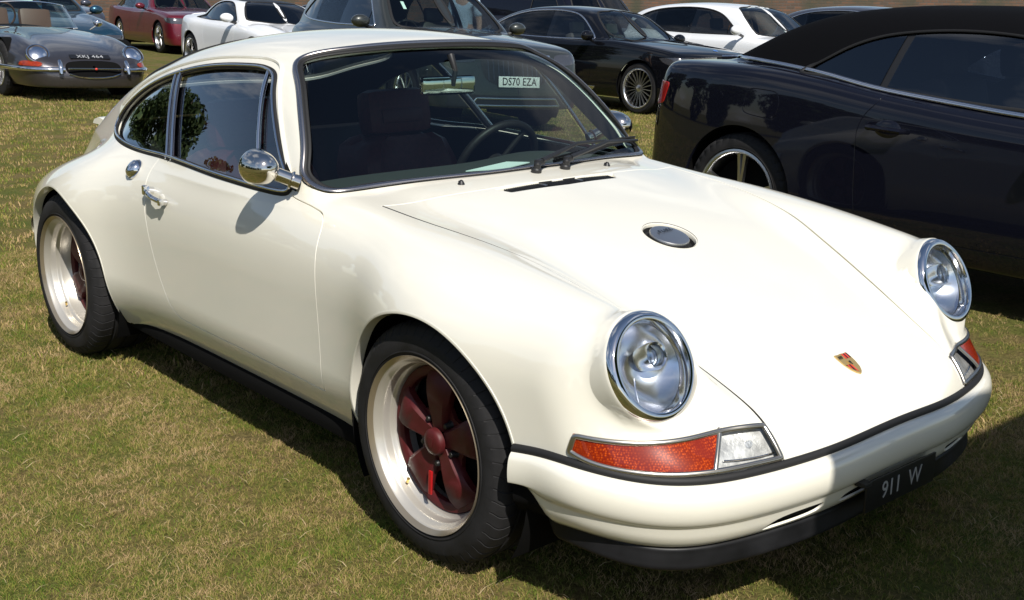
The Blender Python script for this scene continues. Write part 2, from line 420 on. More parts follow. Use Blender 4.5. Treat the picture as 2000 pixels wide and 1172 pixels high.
def flange(S, depth=0.014, rnd=0.0016, skip=None):
    """roll the open edges of a panel inward so that it reads as sheet metal with thickness"""
    V, N, T = S
    E = np.concatenate([T[:, [0, 1]], T[:, [1, 2]], T[:, [2, 0]]]); key = np.sort(E, 1)
    k = key[:, 0].astype(np.int64)*len(V)+key[:, 1]; u, inv, cnt = np.unique(k, return_inverse=True, return_counts=True)
    B = E[cnt[inv] == 1]
    if skip is not None: B = B[~(skip(V[B[:, 0]]) & skip(V[B[:, 1]]))]
    if len(B) == 0: return S
    out = np.zeros_like(V); d = V[B[:, 1]]-V[B[:, 0]]; d /= np.linalg.norm(d, axis=1)[:, None]+1e-12
    o = np.cross(d, N[B[:, 0]])
    np.add.at(out, B[:, 0], o); np.add.at(out, B[:, 1], o)
    bv = np.unique(B); m = len(bv); loc = {int(v): i for i, v in enumerate(bv)}
    ob = out[bv]; ob -= N[bv]*np.sum(ob*N[bv], 1)[:, None]; ob /= np.linalg.norm(ob, axis=1)[:, None]+1e-12
    v1 = V[bv]+ob*rnd-N[bv]*rnd; n1 = ob+N[bv]*.3; v2 = V[bv]+ob*rnd-N[bv]*depth
    n1 /= np.linalg.norm(n1, axis=1)[:, None]
    nv = len(V); ex = []
    for a, b in B:
        i, j = loc[int(a)], loc[int(b)]
        ex += [(b, a, nv+i), (b, nv+i, nv+j), (nv+j, nv+i, nv+m+i), (nv+j, nv+m+i, nv+m+j)]
    return np.concatenate([V, v1, v2]), np.concatenate([N, n1, ob]), np.concatenate([T, np.array(ex, int)])
def mirror(S):
    V, N, T = S; k = np.array([1, -1, 1.]); return V*k, N*k, T[:, ::-1]
def join(A, B):
    return np.concatenate([A[0], B[0]]), np.concatenate([A[1], B[1]]), np.concatenate([A[2], B[2]+len(A[0])])
def offset(S, d): return S[0]+S[1]*d, S[1], S[2]
def panel(name, S, mat, parent, fl=0.014, skip=None, rnd=0.0016):
    if fl: S = flange(S, fl, rnd, skip)
    return mesh_obj(name, S[0], S[2], mat, parent, N=S[1])
def grow(F, xs, th, z0, al=None, rmax=1.5, coarse=70):
    """mesh the half y <= 0 of the solid F < 0 with sections along x and rays in each section"""
    X, TH = np.meshgrid(xs, th, indexing='ij'); cy = -np.cos(TH); cz = np.sin(TH); Z0 = z0(X)
    A = np.zeros_like(X) if al is None else np.broadcast_to(np.asarray(al)[:, None], X.shape)
    sx = np.sin(A); cy = cy*np.cos(A); cz = cz*np.cos(A)
    def pos(r): return X+r*sx, r*cy, Z0+r*cz
    lo = np.zeros_like(X); hi = np.full_like(X, 1e-3); found = np.zeros(X.shape, bool)
    rs = np.linspace(rmax, 0, coarse)
    hi = np.full_like(X, rs[1]); lo = np.zeros_like(X)
    prev = rs[0]
    for r in rs[1:]:
        v = F(*pos(np.full_like(X, r))); new = (v < 0) & ~found
        lo[new] = r; hi[new] = prev; found |= new; prev = r
    for _ in range(22):
        mid = (lo+hi)/2; v = F(*pos(mid)); neg = v < 0; lo = np.where(neg, mid, lo); hi = np.where(neg, hi, mid)
    x, y, z = pos((lo+hi)/2)
    V = np.stack([x+0*y, y, z], -1)
    e = 1.5e-3
    g = np.stack([F(V[..., 0]+e, V[..., 1], V[..., 2])-F(V[..., 0]-e, V[..., 1], V[..., 2]),
                  F(V[..., 0], V[..., 1]+e, V[..., 2])-F(V[..., 0], V[..., 1]-e, V[..., 2]),
                  F(V[..., 0], V[..., 1], V[..., 2]+e)-F(V[..., 0], V[..., 1], V[..., 2]-e)], -1)
    g /= np.linalg.norm(g, axis=-1, keepdims=True)+1e-12
    nx, nt = X.shape; I = np.arange(nx*nt).reshape(nx, nt)
    A = I[:-1, :-1].ravel(); B = I[1:, :-1].ravel(); C = I[1:, 1:].ravel(); D = I[:-1, 1:].ravel()
    ok = found.ravel()[A] & found.ravel()[B] & found.ravel()[C] & found.ravel()[D]
    A, B, C, D = A[ok], B[ok], C[ok], D[ok]
    T = np.concatenate([np.stack([A, B, C], 1), np.stack([A, C, D], 1)])
    V = V.reshape(-1, 3); N = g.reshape(-1, 3)
    fn = np.cross(V[T[:, 1]]-V[T[:, 0]], V[T[:, 2]]-V[T[:, 0]]); 
    if np.sum(fn*N[T[:, 0]]) < 0: T = T[:, ::-1]
    area = np.linalg.norm(np.cross(V[T[:, 1]]-V[T[:, 0]], V[T[:, 2]]-V[T[:, 0]]), axis=1); T = T[area > 1e-12]
    used = np.zeros(len(V), bool); used[T.ravel()] = True; idx = np.cumsum(used)-1
    return V[used], N[used], idx[T]
def bvh(S): return BVHTree.FromPolygons(S[0].tolist(), S[2].tolist())
def drop(tree, pts, d):
    """cast points along direction d (a vector or one per point) on a surface"""
    P = []; Nn = []
    for i, p in enumerate(pts):
        dd = Vector(d[i]) if np.ndim(d) == 2 else Vector(d)
        h = tree.ray_cast(Vector(p), dd)
        if h[0] is None: 
            h = tree.find_nearest(Vector(p))
        n = h[1] if h[1].dot(dd) < 0 else -h[1]
        P.append(h[0]); Nn.append(n)
    return np.array([tuple(q) for q in P]), np.array([tuple(q) for q in Nn])
# ------------------------------------------------------------------ hero: cream fastback coupe
def hero_fields():
    zc = Crv([(.92, .36), (.845, .458), (.78, .506), (.69, .555), (.55, .618), (.40, .675), (.2, .740), (.076, .779), (-.1, .822), (-.3, .858), (-.45, .880), (-.6, .89), (-1.2, .88), (-2.0, .87), (-2.4, .84), (-2.8, .76), (-3.05, .66), (-3.2, .56)], .05)
    zf = Crv([(.9, .66), (.6, .728), (.475, .752), (.3, .775), (.114, .796), (-.086, .816), (-.3, .833), (-.5, .850), (-.7, .866), (-1.2, .872), (-1.6, .872), (-1.9, .855), (-2.2, .812), (-2.45, .752), (-2.7, .675), (-2.95, .59), (-3.2, .50)], .07)
    rise = Crv([(.6, 1.0), (.2, 1.0), (-.5, 1.0)], .05)
    Wb = Crv([(.9, .70), (.72, .745), (.60, .772), (.45, .792), (.35, .806), (.15, .855), (0.0, .872), (-.15, .852), (-.35, .80), (-.55, .788), (-1.0, .786), (-1.4, .788), (-1.7, .798), (-1.9, .825), (-2.1, .884), (-2.3, .902), (-2.5, .865), (-2.75, .785), (-3.0, .68), (-3.2, .56)], .06)
    npl = Crv([(-.1, .845), (0, .845), (.1, .842), (.2, .833), (.398, .797), (.515, .768), (.60, .735), (.66, .698), (.72, .642), (.80, .52)], .04)
    tilt = Crv([(-.1, .10), (0, .10), (.25, .25), (.36, .50), (.44, .95), (.50, 1.22), (.56, 1.12), (.62, .97), (.68, .80), (.74, .66), (.80, .6)], .025)
    Dz = Crv([(.30, -.02), (.43, 0), (.48, .040), (.54, .086), (.60, .117), (.648, .141), (.757, .193), (.90, .262)], .02)
    Rc = Crv([(-.4, 1.15), (-.7, 1.215), (-.85, 1.240), (-1.0, 1.262), (-1.2, 1.280), (-1.4, 1.284), (-1.6, 1.274), (-1.8, 1.245), (-2.0, 1.199), (-2.2, 1.141), (-2.4, 1.070), (-2.6, .988), (-2.8, .892), (-3.0, .78), (-3.15, .705), (-3.25, .60)], .08)
    wg = Crv([(-.3, .62), (-.6, .680), (-.8, .703), (-1.2, .718), (-1.5, .712), (-1.8, .690), (-2.1, .640), (-2.4, .565), (-2.7, .48), (-3.0, .39), (-3.2, .33)], .06)
    def T(x, y):
        ya = np.sqrt(y*y+1e-8)
        hood = zc(x)-.10*y*y
        cr = zf(x)
        w = sstep(ya, .375, .635)
        over = np.maximum(ya-.62, 0)
        return hood*(1-w)+cr*w-1.2*over**2
    def Fn(x, y, z):
        ya = np.abs(y)
        top = z-T(x, y)
        W = Wb(x)-1.9*np.maximum(.40-z, 0)**2-.55*np.maximum(z-.58, 0)**2
        side = ya-W
        low = smax(top, side, .20+.0*x)
        nose = x-(npl(ya)-tilt(ya)*Dz(z)-.9*np.maximum(.40-z, 0)**2)
        low = smax(low, nose, .065)
        dx, dy, dz = x-.584, ya-.616, z-.648
        ca, sa = math.cos(.44), math.sin(.44)
        ax_ = dx*ca+.03*dy+dz*sa
        rad = np.sqrt(np.maximum((dx-ax_*ca)**2+(dy-.03*ax_)**2+(dz-ax_*sa)**2, 1e-9))
        buck = smax(rad-.1285+.30*np.maximum(-ax_-.03, 0), ax_+.004, .012)
        buck = smax(buck, -ax_-.16, .03)
        low = smin(low, buck, .06)
        tail = -x-3.17+.22*ya*ya+.25*np.maximum(z-.5, 0)
        low = smax(low, tail, .10)
        low = smax(low, .185-z, .015)
        R = Rc(x)-.155*y*y-.35*y**4
        zz = np.maximum(z-.87, -.06)
        G = wg(x)-.40*zz-.30*zz*np.abs(zz)
        g = smax(z-R, (ya-G)*1.0, .12)
        ws = (x-(-.545-1.10*(z-.863)-.10*(z-.863)**2-(.235-.10*(z-.863)/.38)*y*y))*.7
        g = smax(g, ws, .075)
        g = smax(g, .66-z, .02)
        k = .035+.16*sstep(-x, 1.75, 2.25)
        return smin(low, g, k)
    return Fn, npl
def tyre_mesh(r, w, rin, blocks=54, hi=True):
    """tyre with shoulder blocks and circumferential grooves; axis along y, centre at origin"""
    h = w/2
    prof = [(rin, -h*.90), (rin+.004, -h*.955), (rin+.012, -h*.985), (rin+.030, -h*.990), ((r+rin)/2+.010, -h*.965), (r-.026, -h*.915), (r-.013, -h*.86), (r-.005, -h*.79), (r-.0015, -h*.70),
            (r, -h*.60), (r, -h*.46), (r-.007, -h*.445), (r-.007, -h*.385), (r+.001, -h*.37), (r+.001, -h*.06), (r-.007, -h*.045)]
    prof = prof+[(a, -b) for a, b in prof[::-1]]
    m = len(prof)
    if hi:
        ang = []; dep = []
        for k in range(blocks):
            for a, d in ((0, 0), (.86, 0), (.89, 1), (.97, 1)): ang.append((k+a)/blocks*2*math.pi); dep.append(d)
    else:
        ang = [2*math.pi*k/48 for k in range(48)]; dep = [0]*48
    n = len(ang); V = []
    for i, (a, b) in enumerate(prof):
        groove = .0032 if (a > r-.028 and abs(b) > h*.47) else 0.0
        sl = .10*b/h
        for t, d in zip(ang, dep):
            rr = a-groove*d
            V.append((rr*math.cos(t+sl*(1 if hi else 0)*(a-rin)/(r-rin)), b, rr*math.sin(t+sl*(1 if hi else 0)*(a-rin)/(r-rin))))
    F = [(i*n+j, i*n+(j+1) % n, (i+1)*n+(j+1) % n, (i+1)*n+j) for i in range(m-1) for j in range(n)]
    mb = MB(); mb.add(V, F, True)
    # raised sidewall rings and rim protector on the outer face
    for rr, hh in ((rin+.0135, .986), (rin+.052, .945)):
        for sg in (-1, 1): mb.lathe([(rr-.003, sg*(h*hh-.002)), (rr-.0012, sg*(h*hh+.0022)), (rr+.0012, sg*(h*hh+.0018)), (rr+.003, sg*(h*hh-.003))], 72, axis=(0, 1, 0))
    return mb

def hero_wheel(parent, x, y, z, side, tr, tw, dish, rot0, label=None):
    """deep dished rim with five red paddles; side -1: outer face looks to -y"""
    w = empty('wheel'); w.parent = parent; w.location = (x, y, z)
    if side > 0: w.rotation_euler = (0, 0, math.pi)
    if label: w['label'] = label
    # local frame: outer face at y = 0, wheel body towards +y
    ri = .2335
    t = tyre_mesh(tr, tw, .2295).build('tyre', 'tyre_rubber', w); t.location = (0, tw/2+.001, 0)
    rim = MB()
    rim.lathe([(.2215, .012), (.228, .004), (.2325, 0), (ri, .003), (ri-.001, .010)], 96, axis=(0, 1, 0))
    lp = rim.build('rim_lip', 'bronze_lip', w)
    b = MB()
    b.lathe([(.2218, .012), (.2185, .016), (.2160, .024), (.2095, .030), (.2065, .036), (.2060, .052), (.2035, .058), (.1985, .062), (.1965, .070), (.1955, dish), (.190, dish+.006), (.188, tw*.95), (.205, tw*.97), (.222, tw*.98)], 96, axis=(0, 1, 0))
    b.build('rim_barrel', 'pearl_rim', w)
    d0 = dish-.004
    c = MB()
    # red outer ring
    c.lathe([(.1958, d0+.004), (.192, d0-.002), (.178, d0-.002), (.170, d0+.004), (.168, d0+.018), (.1955, d0+.018)], 80, axis=(0, 1, 0))
    # backing web between hub and ring with five dark openings left out
    for k in range(5):
        a = rot0+k*2*math.pi/5
        ca, sa = math.cos(a), math.sin(a)
        def P(r, t, y): return (r*ca-t*sa, y, r*sa+t*ca)
        # paddle: broad at the ring, narrow at the hub, crowned and with rolled edges
        rs = [.030, .050, .075, .100, .125, .150, .170, .181]
        wd = [.0260, .0275, .0335, .0400, .0465, .0525, .0565, .0560]
        yy = [d0-.014, d0-.016, d0-.020, d0-.0225, d0-.023, d0-.020, d0-.010, d0-.001]
        V = []; q = [(-1.0, .030), (-1.0, .012), (-.74, .0012), (.74, .0012), (1.0, .012), (1.0, .030)]
        for r_, w_, y_ in zip(rs, wd, yy):
            for u, dy in q: V.append(P(r_, u*w_, y_+dy))
        kq = len(q)
        F = [(i*kq+j, i*kq+j+1, (i+1)*kq+j+1, (i+1)*kq+j) for i in range(len(rs)-1) for j in range(kq-1)]
        F.append([(len(rs)-1)*kq+j for j in range(kq)]); c.add(V, F, False)
        # web wall to the next paddle (small radius only; the opening is outside it)
        a2 = a+math.pi/5
        c2, s2 = math.cos(a2), math.sin(a2)
        V = [(r*c2-t*s2, y_, r*s2+t*c2) for (r, t) in ((.03, -.022), (.03, .022), (.098, .034), (.086, 0), (.098, -.034)) for y_ in (d0+.002, d0+.014)]
        c.add(V, [(0, 2, 4, 6, 8), (1, 9, 7, 5, 3), (0, 1, 3, 2), (2, 3, 5, 4), (4, 5, 7, 6), (6, 7, 9, 8), (8, 9, 1, 0)])
        V = []
        for sg in (-1, 1):
            for tt in np.linspace(.32, 1, 6):
                aa = a2+sg*tt*math.pi/5*.56
                V += [(.150*math.cos(aa), d0+.006, .150*math.sin(aa)), (.176*math.cos(aa), d0+.004, .176*math.sin(aa))]
    cen = c.build('wheel_centre', 'dark_red_metal', w)
    hub = MB(); hub.lathe([(.0005, d0-.036), (.020, d0-.0355), (.031, d0-.033), (.035, d0-.028), (.036, d0-.016)], 40, axis=(0, 1, 0))
    hc = hub.build('hub_cap', 'dark_red_metal', w)
    em = MB(); em.prism([(-.011, .013), (-.006, .0145), (0, .0135), (.006, .0145), (.011, .013), (.0105, 0), (.007, -.010), (0, -.0155), (-.007, -.010), (-.0105, 0)], 0, .0012, ((0, d0-.0365, 0), (1, 0, 0), (0, 0, 1), (0, -1, 0)))
    em.build('hub_emblem', 'dark_red_metal', hc)
    for k in range(5):
        a2 = rot0+(k+.5)*2*math.pi/5; n = MB()
        n.lathe([(.0005, d0-.018), (.006, d0-.018), (.0075, d0-.015), (.0085, d0-.004), (.012, d0+.002)], 12, (.062*math.cos(a2), 0, .062*math.sin(a2)), (0, 1, 0)); n.build('wheel_nut', 'black_plastic', w)
    br = MB(); br.lathe([(.02, d0+.03), (.155, d0+.03), (.155, d0+.055), (.02, d0+.055)], 48, axis=(0, 1, 0)); br.lathe([(.187, d0+.05), (.02, d0+.056)], 48, axis=(0, 1, 0))
    br.build('brake_disc', 'dark_void', w)
    a = rot0-2*2*math.pi/5 if False else -math.pi*.53
    cl = MB(); a = R_(-97); cl.box((.118*math.cos(a), d0-.0255, .118*math.sin(a)), (.013, .006, .066), Matrix.Rotation(R_(3), 3, 'Y'), bev=.002); (cl.build('brake_caliper', 'bright_red', w) if tw < .25 else None)
    
    vs = MB(); vs.tube([(-.195*math.cos(.9), .050, -.195*math.sin(.9)), (-.178*math.cos(.9), .046, -.178*math.sin(.9))], .0045, 8); vs.build('tyre_valve', 'brass', w)
    return w

def outline3(tree, pts2, kind):
    """lift a 2d outline on to a surface: 'side' (x, z) seen from -y, 'front' (y, z) seen from +x, 'top' (x, y) seen from above"""
    if kind == 'side': return drop(tree, [(a, -1.5, b) for a, b in pts2], (0, 1, 0))
    if kind == 'front': return drop(tree, [(1.5, a+(.0007 if abs(a) < .0007 else 0), b) for a, b in pts2], (-1, 0, 0))
    return drop(tree, [(a, b, 2.5) for a, b in pts2], (0, 0, -1))
def resample(p, n, closed=True):
    q = np.concatenate([p, p[:1]]) if closed else np.asarray(p, float)
    d = np.concatenate([[0], np.cumsum(np.linalg.norm(np.diff(q, axis=0), axis=1))])
    t = np.linspace(0, d[-1], n, endpoint=not closed)
    return np.stack([np.interp(t, d, q[:, k]) for k in range(q.shape[1])], 1)
def smooth_loop(P, it=4, closed=True):
    for _ in range(it):
        if closed: P = .5*P+.25*(np.roll(P, 1, 0)+np.roll(P, -1, 0))
        else: P[1:-1] = .5*P[1:-1]+.25*(P[2:]+P[:-2])
    return P
ROUND = [(math.cos(t), math.sin(t)) for t in np.linspace(0, 2*math.pi, 10, endpoint=False)]
def pr(a, b, oa=0, ob=0): return [(oa+a*c, ob+b*s) for c, s in ROUND]
def both(fn):
    """make a part on the near (-1) and the far (+1) side"""
    return [fn(-1), fn(1)]
def flipy(o):
    """mirrored copy of a part across the car's centre plane"""
    me = o.data.copy(); v = np.zeros(len(me.vertices)*3); me.vertices.foreach_get('co', v); v = v.reshape(-1, 3); v[:, 1] *= -1
    me.vertices.foreach_set('co', v.ravel()); me.flip_normals(); me.update()
    c = bpy.data.objects.new(o.name.split('.')[0], me); COL.objects.link(c); c.parent = o.parent
    return c

def build_hero():
    Fn, npl = hero_fields()
    z0 = lambda s: -.20+0*s
    q = 2 if QUICK else 1
    xm = np.concatenate([np.linspace(-3.16, -.75, 270//q, endpoint=False), np.linspace(-.75, -.35, 75//q, endpoint=False), np.linspace(-.35, .08, 62//q)])
    al = np.concatenate([np.zeros(len(xm)), np.linspace(0, R_(54), 170//q)[1:]]); xs = np.concatenate([xm, np.full(len(al)-len(xm), .08)])
    th = np.linspace(R_(24), R_(90), 300//q)
    S = grow(Fn, xs, th, z0, al, 1.75, 90)
    V = S[0]
    # drop what the bumper and the valance cover
    S = clip(S, np.where(V[:, 0] > .0, .36-V[:, 2], -.1)*1.0)
    tree = bvh(S); ftree = bvh(join(S, mirror(S)))
    car = empty('cream_coupe')
    tag(car, 'cream fastback sports coupe with dark red deep dished wheels, in the foreground', 'car')
    # ---- outlines
    ARF = (0.012, .326, .354); ARR = (-2.262, .326, .352)
    def arch(V, g=0.0):
        f1 = ARF[2]+g-np.hypot(V[:, 0]-ARF[0], V[:, 2]-ARF[1]); f2 = ARR[2]+g-np.hypot(V[:, 0]-ARR[0], V[:, 2]-ARR[1])
        return np.maximum(f1, f2)
    ws = [(-.0, .886), (-.273, .881), (-.50, .873), (-.62, .865), (-.676, .863), (-.699, .878), (-.690, .908), (-.667, .956), (-.634, 1.03), (-.602, 1.093), (-.566, 1.148), (-.535, 1.185), (-.497, 1.209), (-.43, 1.226), (-.299, 1.241), (-.15, 1.249)]
    ws = [(a+(.009 if a < -.45 else 0)*(1.0 if b > .87 else .7), b) for a, b in ws]
    ws2 = [(.0, 1.251)]+[(-a, b) for a, b in ws[:0:-1]]
    WS = spl2(ws+ws2, 160)
    DLO = spl2([(-2.262, .905), (-2.235, .948), (-2.15, 1.0), (-2.03, 1.052), (-1.814, 1.113), (-1.571, 1.157), (-1.33, 1.177), (-1.17, 1.177), (-1.095, 1.158), (-1.055, 1.118), (-.90, .965), (-.775, .853), (-.80, .846), (-1.144, .847), (-1.569, .858), (-1.875, .851), (-2.068, .860), (-2.20, .873), (-2.248, .886)], 190)
    RW = spl2([(-1.80, 0), (-1.81, .25), (-1.86, .43), (-1.95, .49), (-2.2, .465), (-2.42, .40), (-2.50, .28), (-2.52, 0), (-2.50, -.28), (-2.42, -.40), (-2.2, -.465), (-1.95, -.49), (-1.86, -.43), (-1.81, -.25)], 90)
    DOOR = spl2([(-1.632, .874, 1), (-1.640, .845), (-1.650, .80), (-1.640, .736), (-1.608, .626), (-1.553, .491), (-1.47, .37), (-1.425, .338), (-1.36, .330), (-1.0, .327), (-.505, .322, 1), (-.508, .45), (-.522, .60), (-.541, .72), (-.556, .79), (-.585, .815), (-.643, .827), (-.735, .838), (-.760, .842, 1), (-.760, .874, 1)], 130)
    hb = [(-.392, 0), (-.405, -.244), (-.424, -.40), (-.462, -.604, 1), (-.27, -.594), (-.10, -.570), (.10, -.530), (.25, -.490), (.40, -.456), (.50, -.436), (.60, -.417), (.68, -.405), (.745, -.399), (.790, -.395), (.90, -.38, 1)]
    HOOD = spl2(hb+[(.93, 0)]+[(p[0], -p[1])+tuple(p[2:]) for p in hb[:0:-1]], 240)
    LID = spl2([(-2.58, 0), (-2.58, .36), (-2.62, .41), (-2.85, .40), (-3.02, .38), (-3.07, .30), (-3.08, 0), (-3.07, -.30), (-3.02, -.38), (-2.85, -.40), (-2.62, -.41), (-2.58, -.36)], 160)
    FUEL = np.array([(.079+.076*math.cos(t), .0785*math.sin(t)) for t in np.linspace(0, 2*math.pi, 60, endpoint=False)])
    VENT = np.array([(-.393, -.250), (-.386, 0), (-.393, .250), (-.346, .222), (-.335, 0), (-.346, -.222)])
    HC = np.array([.584, -.616, .648]); HN = np.array([math.cos(.44), -.03, math.sin(.44)]); HN /= np.linalg.norm(HN)
    def headf(V, r=.1235):
        d = V-HC; a = d@HN; return np.where(np.abs(a) < .09, r-np.linalg.norm(d-a[:, None]*HN, axis=1), -.1)
    SIGD = [(-72.3, .463, 1), (-71.6, .507, 1), (-68.5, .5045), (-62, .502), (-55, .503), (-49, .507), (-43, .510), (-39.4, .507, 1), (-37.6, .475), (-36.0, .438, 1), (-42, .436), (-49, .434), (-57, .434), (-64.8, .440), (-69, .449)]
    def sigc(V): return np.stack([np.degrees(np.arctan2(V[:, 1], V[:, 0]-.25))*.0115, V[:, 2]], 1)
    SIG = spl2([(a*.0115, b)+tuple(r) for a, b, *r in SIGD], 100)
    def sigf(V): return np.where(V[:, 0] > .35, sdf(SIG, sigc(V)), .1)
    side = lambda V: V[:, [0, 2]]
    frontok = lambda V: (V[:, 0] > -1.25)
    def fdoor(V): return sdf(DOOR, side(V))
    def fdlo(V): return sdf(DLO, side(V))
    def fws(V, N): return np.where((V[:, 0] > -1.22) & (N[:, 0] > .08), sdf(WS, V[:, [1, 2]]), .1)
    def fhood(V): return np.where(V[:, 2] > .40, sdf(HOOD, V[:, [0, 1]]), .1)
    g = .0022
    low = lambda V: V[:, 2] < .20
    # ---- doors
    D = clip(S, fdoor(S[0])+g); D = clip(D, -fdlo(D[0]))
    for sg in (-1, 1):
        P = D if sg < 0 else mirror(D)
        d = panel('door', P, 'cream_paint', car)
        if sg < 0: near_door = d
        else: far_door = d
    # ---- main shell
    B = clip(S, -(fdoor(S[0])-g)); B = clip(B, -fdlo(B[0])); B = clip(B, -fws(B[0], B[1])); B = clip(B, -(fhood(B[0])-.002))
    B = clip(B, arch(B[0])); B = clip(B, headf(B[0])); B = clip(B, -sigf(B[0]))
    B = clip(B, np.where(B[1][:, 2] > .15, -sdf(RW, B[0][:, [0, 1]]), -.1)); 
    L1 = np.where(B[1][:, 2] > .1, sdf(LID, B[0][:, [0, 1]]), .1)
    LP = clip(B, L1+g); B = clip(B, -(L1-g))
    mid = lambda V: np.abs(V[:, 1]) < 1e-4
    Bf = flange(B, .020, .0020, lambda V: mid(V) | low(V)); full = join(Bf, mirror(Bf))
    mesh_obj('body_shell', full[0], full[2], 'cream_paint', car, N=full[1])
    Lf = flange(LP, .014, .0016, mid); lf = join(Lf, mirror(Lf)); mesh_obj('engine_lid', lf[0], lf[2], 'cream_paint', car, N=lf[1])
    # ---- bonnet
    Hd = clip(S, fhood(S[0])+.0056); Hd = clip(Hd, headf(Hd[0], .1225)); Hd = clip(Hd, -sdf(FUEL, Hd[0][:, [0, 1]])); Hd = clip(Hd, -sdf(VENT, Hd[0][:, [0, 1]]))
    Hf = flange(Hd, .016, .0018, mid); hf = join(Hf, mirror(Hf))
    bonnet = mesh_obj('bonnet', hf[0], hf[2], 'cream_paint', car, N=hf[1])
    # dark sheet standing in for shade in the gaps, also cabin lining: the same skin 20 mm further in
    Tr = clip(S, -fws(S[0], S[1])); Tr = clip(Tr, -fdlo(Tr[0])); Tr = clip(Tr, arch(Tr[0], .01)); Tr = clip(Tr, headf(Tr[0], .126))
    Tr = clip(Tr, np.where(Tr[1][:, 2] > .15, -sdf(RW, Tr[0][:, [0, 1]]), -.1))
    Tr = offset(Tr, -.024); tr = join(Tr, mirror(Tr)); mesh_obj('inner_shell', tr[0], tr[2], 'headlining', car, N=-tr[1])
    # ---- glass
    G = clip(S, fws(S[0], S[1])+.006); G = offset(G, -.010); G = join(G, mirror(G))
    wsg = mesh_obj('windscreen', G[0], G[2], 'windscreen_glass', car, N=G[1])
    Gr = clip(S, np.where(S[1][:, 2] > .15, sdf(RW, S[0][:, [0, 1]])+.004, .1)); Gr = offset(Gr, -.008); Gr = join(Gr, mirror(Gr))
    rwin = mesh_obj('rear_window', Gr[0], Gr[2], 'tinted_side_glass', car, N=Gr[1])
    DG = clip(S, fdlo(S[0])+.004); DG = offset(DG, -.012)
    # pillars across the side glass as lines x = a + b (z - .86)
    BP = lambda z: -1.563-.755*(z-.862); VD = lambda z: -.952-.620*(z-.855)
    fq = DG[0][:, 0]-(BP(DG[0][:, 2])-.020); Gq = clip(DG, fq)
    fd = np.maximum((BP(DG[0][:, 2])+.020)-DG[0][:, 0], DG[0][:, 0]-(VD(DG[0][:, 2])-.006)); Gd = clip(DG, fd)
    fv = (VD(DG[0][:, 2])+.006)-DG[0][:, 0]; Gv = clip(DG, fv)
    tr_dlo = resample(DLO, 260)
    Pd, Nd = outline3(tree, tr_dlo, 'side'); Pd = smooth_loop(Pd, 3); Nd = smooth_loop(Nd, 6)
    def line_on(f, za, zb, n=24):
        zz = np.linspace(za, zb, n); return outline3(tree, [(f(z), z) for z in zz], 'side')
    pb, nb = line_on(BP, .850, 1.128); pv, nv_ = line_on(VD, .852, 1.172)
    pb1, nb1 = line_on(lambda z: BP(z)-.022, .852, 1.122); pb2, nb2 = line_on(lambda z: BP(z)+.020, .852, 1.134)
    sm = lambda p: smooth_loop(p.copy(), 8, False)
    for sg in (-1, 1):
        k = np.array([1, -1.0 if sg > 0 else 1.0, 1]); fl = (lambda A: A) if sg < 0 else mirror
        dr = near_door if sg < 0 else far_door
        for nm, gg, par in (('quarter_window', Gq, car), ('door_window', Gd, dr), ('vent_window', Gv, dr)):
            A = fl(gg); mesh_obj(nm, A[0], A[2], 'side_glass', par, N=A[1])
        MB().sweep(Pd*k, Nd*k, pr(.011, .007, 0, .0), closed=True).build('window_seal', 'rubber', car)
        MB().sweep((Pd+Nd*.006)*k, Nd*k, pr(.0045, .0035, .003*(-sg), 0), closed=True).build('window_trim', 'chrome', car)
        bb = MB().sweep(sm(pb)*k, sm(nb)*k, pr(.020, .006, 0, -.004)); bb.build('door_pillar', 'slate_paint', car)
        for a, b in ((pb1, nb1), (pb2, nb2)): MB().sweep(sm(a)*k, sm(b)*k, pr(.0055, .005, 0, .003)).build('pillar_trim', 'chrome', car)
        MB().sweep(sm(pv)*k, sm(nv_)*k, pr(.0075, .007, 0, .001)).build('vent_window_bar', 'chrome', dr)
        # drip rail above the windows
        gt = spl2([(-2.30, .965), (-2.15, 1.045), (-1.97, 1.105), (-1.77, 1.152), (-1.55, 1.187), (-1.35, 1.202), (-1.19, 1.203), (-1.10, 1.184), (-1.05, 1.145), (-.90, .992), (-.775, .868)], 120, False)
        pg, ng = outline3(tree, gt, 'side'); pg = smooth_loop(pg, 4, False); ng = smooth_loop(ng, 8, False)
        MB().sweep(pg*k, ng*k, [(-.006, -.004), (-.006, .004), (-.002, .007), (.003, .007), (.007, .003), (.007, -.004)]).build('drip_rail', 'cream_paint', car)
    # windscreen seal: black outside, satin trim, black inside
    wl = resample(WS, 300); pw, nw = outline3(ftree, wl, 'front')
    nw = smooth_loop(nw, 14); pw = smooth_loop(pw, 12)
    MB().sweep(pw, nw, pr(.0105, .008, .002, .0), closed=True).build('windscreen_seal', 'rubber', wsg)
    MB().sweep(pw+nw*.0075, nw, pr(.0085, .0042, -.001, 0), closed=True).build('windscreen_trim', 'satin_metal', wsg)
    T_ = np.roll(pw, -1, 0)-np.roll(pw, 1, 0); T_ /= np.linalg.norm(T_, axis=1)[:, None]; Bn = np.cross(T_, nw)
    cen = pw.mean(0); sgn = np.sign(np.sum(Bn*(cen-pw), 1))[:, None]
    MB().sweep(pw+Bn*sgn*.013-nw*.003, nw, pr(.0085, .005), closed=True).build('windscreen_gasket', 'rubber', wsg)
    rl = resample(RW, 160); p2, n2 = outline3(ftree, rl, 'top'); MB().sweep(p2, smooth_loop(n2, 6), pr(.011, .006), closed=True).build('rear_window_seal', 'rubber', rwin)
